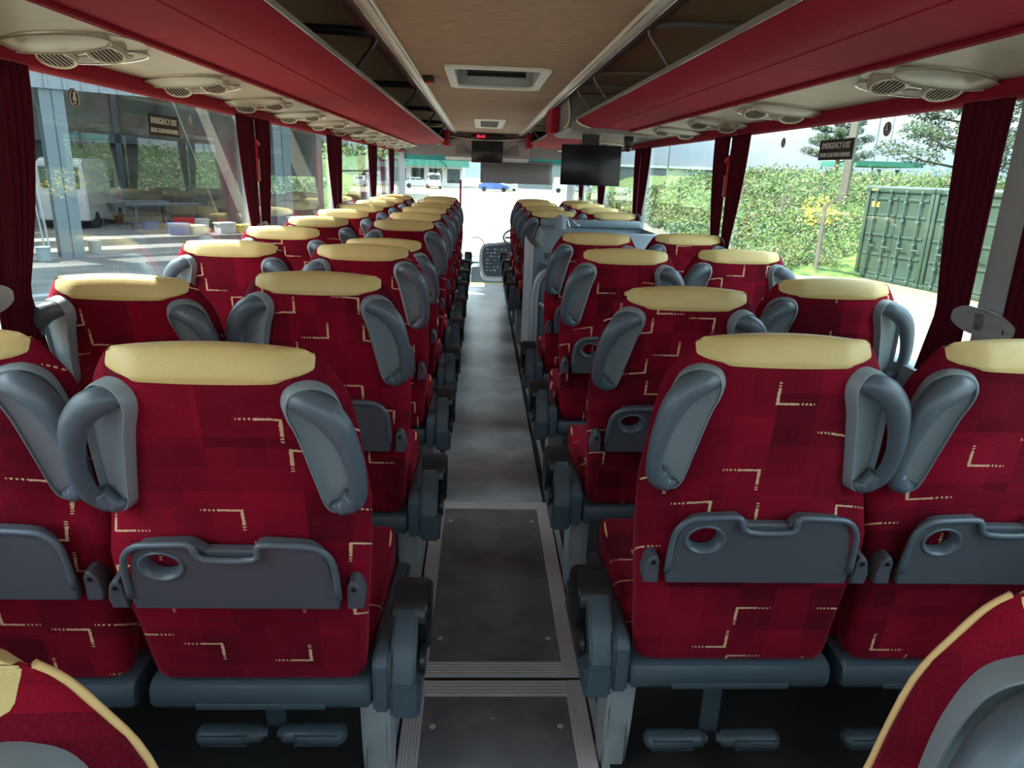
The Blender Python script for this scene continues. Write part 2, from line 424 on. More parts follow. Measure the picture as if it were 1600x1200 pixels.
def trim_mesh():
    """cream leather pad wrapped over the top of the shell"""
    bm = bmesh.new(); prof = []
    Ss = [.699, .703, .707, .711, .715, .719, .723, .727, .732, .736, .739, .7415]
    for s in Ss: prof.append((s, -1))
    for s in reversed(Ss[:-1]): prof.append((s, 1))
    for s in (.66, .63, .58): prof.append((s, 1))
    grid = []; nx = 24
    for i, (s, side) in enumerate(prof):
        row = []
        if side < 0: hw = interp([(.699, .112), (.703, .122), (.708, .150), (.716, .165), (.80, .168)], s)
        else: hw = .168
        y = yc_of(s)+side*t_of(s)/2
        j = min(i, len(prof)-1)
        for k in range(nx+1):
            u = -1+2*k/nx; x = hw*u
            # outward normal from profile tangent
            i0, i1 = max(i-1, 0), min(i+1, len(prof)-1)
            ya, za = yc_of(prof[i0][0])+prof[i0][1]*t_of(prof[i0][0])/2, prof[i0][0]
            yb, zb = yc_of(prof[i1][0])+prof[i1][1]*t_of(prof[i1][0])/2, prof[i1][0]
            ty, tz = yb-ya, zb-za; ln = hypot(ty, tz) or 1
            ny, nz = -tz/ln, ty/ln
            edge = min(1, (1-abs(u))*nx/2.2, (i+.25)*.8)
            off = .0055*sqrt(max(edge, 0))+.0002
            # scooped lower rear edge
            dz = -.006*(1-u*u) if i == 0 else 0
            tt = t_of(s); rr = min(.042, tt/2*.98); ww = interp(W, s); ex = abs(x)-(ww-rr)
            yr = y-side*(rr-sqrt(max(rr*rr-min(ex, rr*.98)**2, 0))) if ex > 0 else y
            wx, wy = warp(s, x, yr)
            row.append(bm.verts.new((wx, wy+ny*off, zz(s, x)+nz*off+dz)))
        grid.append(row)
    for a, b in zip(grid, grid[1:]):
        for k in range(nx): bm.faces.new((a[k], a[k+1], b[k+1], b[k]))
    return bm
PAN = [(.092, .665), (.106, .686), (.135, .693), (.172, .688), (.203, .666), (.222, .62), (.231, .565), (.234, .505), (.231, .452), (.212, .432), (.180, .433), (.156, .452), (.138, .51), (.112, .60), (.095, .640)]
def hrot(sg, x, y):
    a = radians(24); dx = (abs(x)-.092)*.76
    return sg*(.116+dx*cos(a)-y*sin(a)), dx*sin(a)+y*cos(a)
def handle_objs(parent, sg):
    ol = [(sg*p.x, p.y) for p in catmull([(a, b, 0) for a, b in PAN], 5, True)]
    c = Vector((.170, .57))
    def inset(k, dx=0):
        return [(sg*(c.x+dx+(abs(x)-c.x)*k[0]), c.y+(z-c.y)*k[1]) for x, z in ol]
    bm = bmesh.new()
    layers = [(ol, .035), (ol, -.012), (inset((.97, .985)), -.0185), (inset((.93, .965)), -.0185), (inset((.88, .94)), -.0085), (inset((.5, .6)), -.007)]
    rings = [[bm.verts.new((*hrot(sg, x, y), z)) for x, z in l] for l, y in layers]
    n = len(ol)
    for a, b in zip(rings, rings[1:]):
        for k in range(n): bm.faces.new((a[k], a[(k+1) % n], b[(k+1) % n], b[k]))
    bm.faces.new(rings[-1])
    h = finish(bm, 'grab_handle', M['pan_plastic'], parent, auto=50)
    bm = bmesh.new()
    path = [(.112, -.006, .668), (.138, -.022, .668), (.168, -.036, .655), (.194, -.048, .626), (.212, -.054, .582), (.222, -.054, .535), (.225, -.046, .490), (.219, -.032, .460), (.206, -.012, .446)]
    rad = [.014, .023, .0255, .023, .019, .0165, .0155, .016, .016]
    P = catmull(path, 5); Rr = [interp(list(zip([i*5 for i in range(len(rad))], rad)), i) for i in range(len(P))]
    tube(bm, [(*hrot(sg, p.x, p.y), p.z) for p in P], Rr, seg=14, sq=(1, 1))
    # swollen boot at the foot of the handle
    P2 = catmull([(.220, -.032, .474), (.210, -.026, .456), (.192, -.018, .447), (.170, -.008, .448)], 4)
    tube(bm, [(*hrot(sg, p.x, p.y), p.z) for p in P2], [.019]*6+[.017]*3+[.013, .011, .009, .006], seg=12)
    finish(bm, 'grip', M['grey_plastic'], parent, smooth=True)
def tray_objs(parent, has_cup=True):
    z0, z1 = .245, .401
    base = [(-.182, z0), (.182, z0), (.185, z0+.018), (.171, z1-.045), (.160, z1-.018), (.144, z1-.004), (.120, z1), (.062, z1+.003), (.050, z1-.004), (.044, z1-.016), (-.036, z1-.016), (-.050, z1-.004), (-.062, z1+.003), (-.120, z1), (-.144, z1-.004), (-.160, z1-.018), (-.171, z1-.045), (-.185, z0+.018)]
    ol = []
    for i, p in enumerate(base):
        ol.append(p)
    hole = circle(-.118, .349, .034, .029)[::-1]
    plate('tray_table', [ol, hole], .020, M['tray_plastic'], parent, bev=.004, at=(0, -.034, 0))
    bm = bmesh.new()      # raised upper rim, finger notch and cup ring
    rim = [(-.184, -.035, z0+.03), (-.181, -.036, z1-.05), (-.170, -.037, z1-.020), (-.150, -.038, z1-.004), (-.120, -.039, z1), (-.064, -.039, z1+.002), (-.054, -.041, z1-.006), (-.038, -.043, z1-.028), (.046, -.043, z1-.028), (.054, -.041, z1-.006), (.064, -.039, z1+.002), (.120, -.039, z1), (.150, -.038, z1-.004), (.170, -.037, z1-.020), (.181, -.036, z1-.05), (.184, -.035, z0+.03)]
    tube(bm, catmull(rim, 3), .0065, seg=8)
    finish(bm, 'tray_rim', M['grey_plastic'], parent, smooth=True)
    bm = bmesh.new(); n = 28
    rg = [[bm.verts.new((-.118+r*cos(2*pi*i/n), y, .349+r*.81*sin(2*pi*i/n)))for i in range(n)] for r, y in ((.041, -.035), (.039, -.038), (.035, -.037), (.029, -.026), (.029, -.010))]
    for a, b in zip(rg, rg[1:]):
        for k in range(n): bm.faces.new((a[k], a[(k+1) % n], b[(k+1) % n], b[k]))
    finish(bm, 'cup_ring', M['grey_plastic'], parent, smooth=True)
    for sg in (-1, 1):
        o2 = [(sg*x, z) for x, z in [(.196, z0-.003), (.226, z0-.003), (.229, z0+.02), (.222, z0+.050), (.214, z0+.062), (.204, z0+.062), (.198, z0+.050)]]
        plate('tray_hinge', [o2], .040, M['tray_plastic'], parent, bev=.004, at=(0, -.030, 0))
        bm = bmesh.new(); cyl(bm, (sg*.211, -.0325, z0+.047), .0045, .004, 'Y', 12)
        finish(bm, 'hinge_screw', M['black_plastic'], parent, smooth=False)
def make_seat(sg, aisle=True, label='', group='', bold=False):
    """sg: direction (x sign) of the aisle as seen from the seat"""
    R = empty('coach_seat', (0, 0, 0), 0, label, 'seat', group)
    back = finish(shell_mesh(), 'backrest', M['fabric'], R, smooth=True, loc=(0, 0, .365))
    finish(trim_mesh(), 'headrest_trim', M['cream_leather'], back, smooth=True)
    bm = bmesh.new(); pts = []
    for s in [.0+.03*i for i in range(0, 23)]+[.675, .69, .70, .71, .718, .724, .730, .735]:
        w, t, yc = interp(W, s), t_of(s), yc_of(s); r = min(.042, t/2); f = .92 if not bold else .45
        if bold and s > .3: xx, yy = w, yc+t*.12
        else: xx, yy = w-.29*r, yc+t/2-.29*r
        xx, yy = warp(s, xx, yy); pts.append((xx+(.002 if bold else 0), yy, zz(s, w)))
    pts = catmull(pts[::3]+[pts[-1]], 4)
    for side in (1, -1): tube(bm, [(side*p.x, p.y, p.z) for p in pts], .0030, seg=6)
    finish(bm, 'back_piping', M['piping'], back, smooth=True)
    for side in (1, -1): handle_objs(back, side)
    tray_objs(back)
    # cushion
    bm = bmesh.new(); w = .222
    vs = bx(bm, -w, w, .095, .49, .350, .462, bev=.0)
    for v in vs:
        if v.co.y > .4 and v.co.z > .4: v.co.z += .012
        if v.co.y > .4 and v.co.z < .4: v.co.y -= .05
    bmesh.ops.bevel(bm, geom=list(bm.edges), offset=.032, segments=4, affect='EDGES', profile=.6)
    cu = finish(bm, 'seat_cushion', M['fabric'], R, smooth=True)
    bm = bmesh.new()
    for side in (1, -1):
        tube(bm, catmull([(side*(w-.010), .11, .400), (side*(w-.008), .20, .428), (side*(w-.010), .30, .452), (side*(w-.012), .44, .465), (side*(w-.03), .475, .465)], 5), .0042, seg=6)
    finish(bm, 'cushion_piping', M['piping'], cu, smooth=True)
    # moulded rear cover below the back
    bm = bmesh.new()
    prof = [(.012, .372), (-.004, .366), (-.010, .345), (-.010, .322), (-.002, .309), (.012, .302), (.14, .302), (.14, .372)]
    xs = [-.222, -.214, .214, .222]
    rings = []
    for x in xs:
        k = .0 if abs(x) < .22 else .006
        rings.append([bm.verts.new((x, y+(k if y < .1 else 0), z-(k if z > .35 else -k if z < .31 else 0))) for y, z in prof])
    for a, b in zip(rings, rings[1:]):
        for i in range(len(prof)): bm.faces.new((a[i], a[(i+1) % len(prof)], b[(i+1) % len(prof)], b[i]))
    bm.faces.new(rings[0][::-1]); bm.faces.new(rings[-1])
    bx(bm, -.13, .13, -.0125, -.008, .312, .326, bev=.002)
    finish(bm, 'rear_cover', M['slate_plastic'], R, auto=40)
    box('seat_frame', (-.20, .20, .10, .46, .335, .385), M['black_plastic'], R, bev=.006)
    if aisle:
        s = sg
        # side cover
        bm = bmesh.new()
        pr = [(-.012, .300), (.35, .300), (.42, .335), (.42, .40), (.10, .43), (.02, .435), (-.006, .42), (-.012, .40)]
        for pa, (xa, xb) in (((pr), (s*.226, s*.262)),):
            r0 = [bm.verts.new((xa, y, z)) for y, z in pa]; r1 = [bm.verts.new((xb, y, z)) for y, z in pa]
            for i in range(len(pa)): bm.faces.new((r0[i], r0[(i+1) % len(pa)], r1[(i+1) % len(pa)], r1[i]))
            bm.faces.new(r0[::-1]); bm.faces.new(r1)
        bx(bm, min(s*.262, s*.322), max(s*.262, s*.322), -.016, .34, .288, .368)
        bmesh.ops.bevel(bm, geom=list(bm.edges), offset=.007, segments=2, affect='EDGES')
        finish(bm, 'side_cover', M['slate_plastic'], R, auto=45)
        bm = bmesh.new(); cyl(bm, (s*.318, .07, .372), .034, s*.010, 'X', 24)
        finish(bm, 'pivot_disc', M['black_plastic'], R, auto=40)
        # folded armrest: arm rising forwards, dark cap and outer paddle
        bm = bmesh.new()
        sec = [(.018, .350, .056), (.030, .395, .055), (.060, .435, .052), (.10, .465, .046), (.135, .480, .040)]
        rings = []
        xc = s*.286
        for i, (y, z, d) in enumerate(sec):
            a, b = sec[max(i-1, 0)], sec[min(i+1, len(sec)-1)]
            ty, tz = b[0]-a[0], b[1]-a[1]; ln = hypot(ty, tz); ty /= ln; tz /= ln
            hw = .026
            rings.append([bm.verts.new((xc+ux*hw, y-tz*uy*d/2, z+ty*uy*d/2)) for ux, uy in ((-1, -1), (1, -1), (1, 1), (-1, 1))][::1])
        for a, b in zip(rings, rings[1:]):
            for k in range(4): bm.faces.new((a[k], a[(k+1) % 4], b[(k+1) % 4], b[k]))
        bm.faces.new(rings[0]); bm.faces.new(rings[-1][::-1])
        bmesh.ops.bevel(bm, geom=[e for e in bm.edges], offset=.006, segments=2, affect='EDGES')
        ar = finish(bm, 'armrest', M['slate_plastic'], R, auto=45)
        ol = catmull([(y, z, 0) for y, z in [(.088, .478), (.115, .503), (.17, .502), (.205, .475), (.20, .425), (.165, .375), (.13, .360), (.102, .378), (.088, .425)]], 4, True)
        bm = bmesh.new()
        x0, x1 = s*.312, s*.336
        r = []
        for xx, k in ((x0, .93), (x0+s*.004, 1), (x1-s*.006, 1), (x1, .90)):
            r.append([bm.verts.new((xx, .15+(p.x-.15)*k, .43+(p.y-.43)*k)) for p in ol])
        for a, b in zip(r, r[1:]):
            for k in range(len(a)): bm.faces.new((a[k], a[(k+1) % len(a)], b[(k+1) % len(a)], b[k]))
        bm.faces.new(r[0]); bm.faces.new(r[-1][::-1])
        finish(bm, 'armrest_pad', M['black_plastic'], ar, auto=40)
        bm = bmesh.new()
        cap = catmull([(0, y, z) for y, z in [(.076, .455), (.084, .478), (.108, .502), (.145, .510), (.185, .500)]], 4)
        a = [bm.verts.new((s*.258, p.y-.001, p.z)) for p in cap]; b = [bm.verts.new((s*.326, p.y-.001, p.z)) for p in cap]
        c = [bm.verts.new((s*.258, p.y+.012, p.z-.016)) for p in cap]; d = [bm.verts.new((s*.326, p.y+.012, p.z-.016)) for p in cap]
        for i in range(len(cap)-1):
            bm.faces.new((a[i], a[i+1], b[i+1], b[i])); bm.faces.new((c[i], d[i], d[i+1], c[i+1]))
            bm.faces.new((a[i], c[i], c[i+1], a[i+1])); bm.faces.new((b[i], b[i+1], d[i+1], d[i]))
        bm.faces.new((a[0], b[0], d[0], c[0])); bm.faces.new((a[-1], c[-1], d[-1], b[-1]))
        finish(bm, 'armrest_cap', M['black_plastic'], ar, auto=40)
        # pressed metal pedestal
        xl = s*.222
        me_ol = [(.05, .300), (.21, .300), (.205, .20), (.165, .10), (.16, 0), (.09, 0), (.085, .13), (.06, .20)]
        bm = bmesh.new()
        r0 = [bm.verts.new((xl-s*.035, y, z)) for y, z in me_ol]; r1 = [bm.verts.new((xl+s*.028, y, z)) for y, z in me_ol]
        for i in range(len(me_ol)): bm.faces.new((r0[i], r0[(i+1) % 8], r1[(i+1) % 8], r1[i]))
        bm.faces.new(r0[::-1]); bm.faces.new(r1)
        bmesh.ops.bevel(bm, geom=list(bm.edges), offset=.008, segments=2, affect='EDGES')
        finish(bm, 'pedestal_leg', M['leg_metal'], R, auto=45)
    else:
        bm = bmesh.new()   # rail to the side wall
        bx(bm, -.20, -sg*.0+.0, .18, .22, .30, .34, bev=.004); bx(bm, 0, .20, .18, .22, .30, .34, bev=.004)
        finish(bm, 'cross_tube', M['leg_metal'], R, auto=40)
    # foot rest
    bm = bmesh.new()
    bx(bm, -.022, .022, .075, .085, .145, .30, bev=.003)
    finish(bm, 'footrest_hanger', M['slate_plastic'], R, auto=40)
    bm = bmesh.new()
    for q in (-1, 1):
        P = catmull([(q*.012, .055, .150), (q*.05, .050, .152), (q*.12, .048, .152), (q*.160, .05, .152)], 4)
        tube(bm, P, [.010]*2+[.018]*3+[.021]*(len(P)-7)+[.017, .008], seg=12, sq=(1.25, 1))
        for k in (-.012, -.004, .004, .012):
            bx(bm, min(q*.05, q*.145), max(q*.05, q*.145), .026, .030, .152+k-.0015, .152+k+.0015)
    finish(bm, 'footrest_bar', M['slate_plastic'], R, auto=50)
    return R

def place(proto, x, y, lean, label, group, first=[None]):
    o = copy_tree(proto); o.location = (x, y, 0); o['label'] = label; o['group'] = group
    for c in o.children:
        if c.name.startswith('footrest'):
            c.location.z = .045 if x < 0 else -.03
        if c.name.startswith('backrest'):
            c.rotation_euler = (radians(lean), 0, 0)
    return o
LEFTORD = ['leftmost', 'second from left', 'third from left', 'fourth from left', 'fifth from left', 'sixth from left', 'seventh from left', 'rightmost']
ORD = ['nearest', 'second', 'third', 'fourth', 'fifth', 'sixth', 'seventh', 'eighth', 'ninth', 'tenth', 'eleventh']
OFF_A, OFF_W = .491, .970
def seats():
    pa_l = make_seat(1, True); pw_l = make_seat(1, False); pa_r = make_seat(-1, True)
    pb_l = make_seat(1, True, bold=True); pb_r = make_seat(-1, True, bold=True)
    # left hand side, row 0 is the one right before the camera
    ly = [.35]+[1.225+.735*k for k in range(10)]
    lean_a = [3, 12, 8, 8, 21, 12, 12, 12, 12, 12, 12]
    lean_w = [9, 8, 14, 8, 10, 10, 10, 10, 10, 10, 10]
    def txt(side, col, k, extra=''):
        n = 'row closest to the camera' if k == 0 else f'{ORD[k-1]} full row ahead of it' if False else ''
        row = 'in the row cut by the frame bottom' if k == 0 else f'in the {ORD[k-1]} whole row'
        c = 'beside the aisle' if col == 'a' else 'by the window'
        return f'red coach seat {c}, {side} side, {row[3:]}'
    for k, y in enumerate(ly):
        place(pb_l if k == 0 else pa_l, CX-OFF_A-(.004 if k else .005), y, lean_a[k], txt('left', 'a', k), 'coach seats left of the aisle')
        if k > 0: place(pw_l, CX-OFF_W, y, lean_w[k], txt('left', 'w', k), 'coach seats at the left windows')
    ry = [.405, 1.285, 2.04, 2.83, 3.57]
    la = [1, 6, 15, 9, 9]; lw = [9, 6, 4, 3, 3]
    for k, y in enumerate(ry):
        place(pb_r if k == 0 else pa_r, CX+OFF_A+(.012 if k == 0 else .006), y, la[k], txt('right', 'a', k), 'coach seats right of the aisle')
        if k > 0: place(pw_l, CX+OFF_W, y, lw[k], txt('right', 'w', k), 'coach seats at the right windows')
    for k in range(4):
        y = 5.72+.735*k
        place(pa_r, CX+OFF_A, y, 12, f'red coach seat on the right of the aisle, {ORD[k]} beyond the grey servery unit', 'coach seats right of the aisle')
        place(pw_l, CX+OFF_W, y, 12, f'red coach seat by the right window, {ORD[k]} beyond the grey servery unit', 'coach seats at the right windows')
    def rm(o):
        for c in list(o.children): rm(c)
        bpy.data.objects.remove(o)
    for p in (pa_l, pw_l, pa_r, pb_l, pb_r): rm(p)

# ------------------------------------------------------------ coach interior shell
YF, YB = 10.6, -.9          # front and back of the saloon
HWALL = 1.235
GL = 1.215
def coach_shell():
    bm = bmesh.new(); bx(bm, CX-HWALL, CX+HWALL, YB, 9.0, -.05, 0)
    struct('floor', bm, M['dark_carpet'])
    # aisle covering in two tones, with aluminium edging
    bm = bmesh.new(); bx(bm, CX-.225, CX+.225, 2.79, 9.0, .0, .006)
    o = struct('floor_aisle', bm, M['floor_far']); tag(o, kind='structure')
    bm = bmesh.new()
    for a, b in ((YB, 1.62), (1.74, 2.74)): bx(bm, CX-.198, CX+.198, a, b, .0, .006)
    struct('floor_hatch', bm, M['floor_near'])
    bm = bmesh.new()
    for a, b in ((YB, 1.67), (1.69, 2.79)):
        for sx in (-1, 1):
            x0, x1 = CX+sx*.194, CX+sx*.244
            bx(bm, min(x0, x1), max(x0, x1), a, b, .002, .009)
            for k in range(6):
                xx = x0+sx*(.005+.008*k); bx(bm, xx-.0018, xx+.0018, a, b, .009, .0112)
    def crossbar(y0, y1):
        bx(bm, CX-.194, CX+.194, y0, y1, .002, .009)
        n = 5
        for k in range(n):
            yy = y0+(k+.5)*(y1-y0)/n; bx(bm, CX-.194, CX+.194, yy-.002, yy+.002, .009, .0112)
    crossbar(1.61, 1.67); crossbar(1.69, 1.75); crossbar(2.73, 2.79)
    struct('trim_1', bm, M['alu'])
    bm = bmesh.new()
    for x in (-.165, .165):
        for y in (1.50, 1.86, 2.62):
            cyl(bm, (CX+x, y, .004), .008, .004, 'Z', 12); cyl(bm, (CX+x, y, .008), .003, .001, 'Z', 8)
    struct('floor_screws', bm, M['alu'])
    # seat track channels beside the aisle
    bm = bmesh.new()
    for sx in (-1, 1):
        bx(bm, *sorted((CX+sx*.252, CX+sx*.272)), YB, 9.0, .0, .006)
    struct('trim_2', bm, M['leg_metal'])
    bm = bmesh.new(); bx(bm, CX-.30, CX+.30, 8.985, 9.03, -.02, .010); struct('trim_3', bm, M['yellow'])
    # side walls under the windows + narrow heater duct
    for side, nm in ((-1, 'left'), (1, 'right')):
        bm = bmesh.new(); x0, x1 = sorted((CX+side*HWALL, CX+side*(HWALL+.05)))
        bx(bm, x0, x1, YB, YF, -1.1, .86)
        bx(bm, x0, x1, YB, YF, 1.60, 2.02)
        struct(f'wall_{nm}', bm, M['mauve'])
        bm = bmesh.new(); x0, x1 = sorted((CX+side*1.19, CX+side*(HWALL)))
        bx(bm, x0, x1, YB, YF, .80, .87, bev=.01); struct(f'baseboard_{nm}', bm, M['unit'], auto=40)
    # roof
    bm = bmesh.new(); bx(bm, CX-HWALL-.05, CX+HWALL+.05, YB, YF, 2.02, 2.06); struct('roof', bm, M['mauve'])
    bm = bmesh.new()
    x = .405
    for a, b in ((YB, 1.2), (1.205, 3.19), (3.195, 3.585), (4.45, 4.99), (4.995, 7.0), (7.005, 8.7), (8.705, 9.95)):
        bx(bm, CX-x, CX+x, a, b, 1.845, 1.875)
    bx(bm, CX-x, CX-.255, 3.585, 4.45, 1.845, 1.875); bx(bm, CX+.255, CX+x, 3.585, 4.45, 1.845, 1.875)
    struct('ceiling', bm, M['liner'])
    bm = bmesh.new(); bx(bm, CX-x, CX+x, YB, 9.95, 1.876, 1.88); struct('ceiling_backing', bm, M['black_plastic']) if False else bm.free()
    # liner above the racks
    for side, nm in ((-1, 'left'), (1, 'right')):
        bm = bmesh.new(); pts = [(.44, 1.872), (.60, 1.888), (.85, 1.885), (1.05, 1.85), (1.17, 1.78), (1.225, 1.70)]
        A = [bm.verts.new((CX+side*a, YB, z)) for a, z in pts]; B = [bm.verts.new((CX+side*a, 9.9, z)) for a, z in pts]
        for i in range(len(pts)-1): bm.faces.new((A[i], A[i+1], B[i+1], B[i]))
        o = struct(f'ceiling_{nm}', bm, M['liner2'], smooth=True)
        md = o.modifiers.new('s', 'SOLIDIFY'); md.thickness = .01; md.offset = 1 if side < 0 else 1
    # rear wall with its window
    bm = bmesh.new()
    bx(bm, CX-HWALL, CX+HWALL, YB-.05, YB, -.05, .80); bx(bm, CX-HWALL, CX+HWALL, YB-.05, YB, 1.82, 2.02)
    bx(bm, CX-HWALL, CX-1.12, YB-.05, YB, .80, 1.82); bx(bm, CX+1.12, CX+HWALL, YB-.05, YB, .80, 1.82)
    struct('wall_rear', bm, M['mauve'])
    bm = bmesh.new(); bx(bm, CX-1.12, CX+1.12, YB-.04, YB-.034, .80, 1.82); struct('window_1', bm, M['glass'])

PIL = [-.35, 1.66, 3.68, 5.66, 7.55, 9.1]
def windows():
    n = 2
    for side in (-1, 1):
        P = [YB]+PIL[1:]+[YF]
        for a, b in zip(P, P[1:]):
            bm = bmesh.new(); x0, x1 = sorted((CX+side*GL, CX+side*(GL+.006)))
            bx(bm, x0, x1, a+.005, b-.005, .86, 1.60)
            struct(f'window_{n}', bm, M['glass']); n += 1
    # opening toplight bar of a side window
    for i, y in enumerate(PIL[1:]):
        for side in (-1, 1):
            bm = bmesh.new(); w = .056 if i == 0 else .030
            y = PIL[1+i]-(.07 if i == 0 and side < 0 else 0)
            x0, x1 = sorted((CX+side*1.182, CX+side*1.208)); bx(bm, x0, x1, y-w, y+w, .87, 1.60, bev=.004)
            for k in range(26 if i else 0):      # adjustment holes down the pillar
                z = .98+.016*k
                xx = CX+side*1.1815
                bx(bm, xx-.0006, xx+.0006, y+.008, y+.015, z, z+.007, mi=1)
            o = finish(bm, 'window_pillar', [M['pillar'], M['black_plastic']], None, auto=40)
            o.name = f'trim_{10+i*2+(side>0)}'; tag(o, kind='structure')
    bm = bmesh.new(); x0, x1 = sorted((CX-1.20, CX-1.195))
    bx(bm, x0, x1, 5.9, 7.6, 1.33, 1.345); struct('trim_30', bm, M['black_plastic'])
def curtain_mesh(side, y0, y1, ypil, zt=1.585, flare=.045, tight=.12):
    """pleated half curtain between y0..y1 at the top, drawn in towards the pillar at the tie"""
    bm = bmesh.new(); nu = max(24, int(abs(y1-y0)*220)); nv = 22
    grid = []; folds = max(5, int(abs(y1-y0)/.026))
    near, far = (y0, y1) if abs(y0-ypil) < abs(y1-ypil) else (y1, y0)
    d = 1 if far > near else -1
    wtop = abs(far-near)
    for j in range(nv+1):
        z = zt-(zt-.885)*j/nv
        k = (zt-z)/(zt-1.06)
        if k < 1: w = wtop+(tight-wtop)*(k**1.7)
        else: w = tight+flare*(k-1)/( (1.06-.885)/(zt-1.06))
        row = []
        for i in range(nu+1):
            u = i/nu
            amp = .010*(.6+.4*sin(u*9+1))*(1-.45*min(k, 1))
            x = CX+side*(1.165)+side*amp*sin(u*folds*2*pi+.6*sin(z*4))
            row.append(bm.verts.new((x, near+d*w*u, z)))
        grid.append(row)
    for a, b in zip(grid, grid[1:]):
        for i in range(nu): bm.faces.new((a[i], a[i+1], b[i+1], b[i]))
    return bm
def curtains():
    names = {-1: 'left', 1: 'right'}
    # (pillar index, toward rear?, width)
    spec = [(1, -1, .26), (1, 1, .27), (2, -1, .25), (2, 1, .22), (3, -1, .30), (3, 1, .20), (4, -1, .28), (4, 1, .26), (5, -1, .24), (5, 1, .22)]
    ordp = {1: 'nearest', 2: 'second', 3: 'third', 4: 'fourth', 5: 'front'}
    for side in (-1, 1):
        for pi_, d, w in spec:
            y = PIL[pi_]; n = y+d*.028
            if pi_ == 1: n = y+d*.064-(.07 if side < 0 else 0); w = .18 if side > 0 else .25
            if side > 0 and pi_ == 3: n += .08
            bm = curtain_mesh(side, n, n+d*w, y)
            o = finish(bm, 'curtain', M['curtain'], None, smooth=True)
            md = o.modifiers.new('s', 'SOLIDIFY'); md.thickness = .002
            where = 'forward' if d > 0 else 'rearward'
            tag(o, f'dark red pleated curtain tied back on the {where} side of the {ordp[pi_]} {names[side]} window pillar', 'curtain', 'window curtains')
        for pi_ in range(1, 6):
            y = PIL[pi_]-(.07 if side < 0 and pi_ == 1 else 0)
            s = side
            bm = bmesh.new(); xx = CX+s*1.146
            ol = catmull([(yy, z, 0) for yy, z in [(-.105, 1.078), (-.06, 1.095), (0, 1.098), (.06, 1.095), (.105, 1.078), (.112, 1.062), (.105, 1.048), (.06, 1.036), (0, 1.034), (-.06, 1.036), (-.105, 1.048), (-.112, 1.062)]], 3, True)
            a = [bm.verts.new((xx+s*abs(p.x)*.12, y+p.x, p.y)) for p in ol]; b = [bm.verts.new((xx+s*.004+s*abs(p.x)*.12, y+p.x, p.y)) for p in ol]
            for i in range(len(a)): bm.faces.new((a[i], a[(i+1) % len(a)], b[(i+1) % len(a)], b[i]))
            bm.faces.new(a); bm.faces.new(b[::-1])
            T = empty('curtain_tieback', (0, 0, 0), 0, f'pale grey curtain tieback on the {ordp[pi_]} {names[side]} window pillar', 'tieback', 'curtain tiebacks')
            finish(bm, 'strap', M['pillar'], T)
            bm = bmesh.new()
            bx(bm, *sorted((xx+s*.004, CX+s*1.182)), y-.012, y+.012, 1.045, 1.085)
            for z in (1.052, 1.080): cyl(bm, (xx, y, z), .006, -s*.002, 'X', 12)
            finish(bm, 'screw_mount', M['rail_grey'], T)
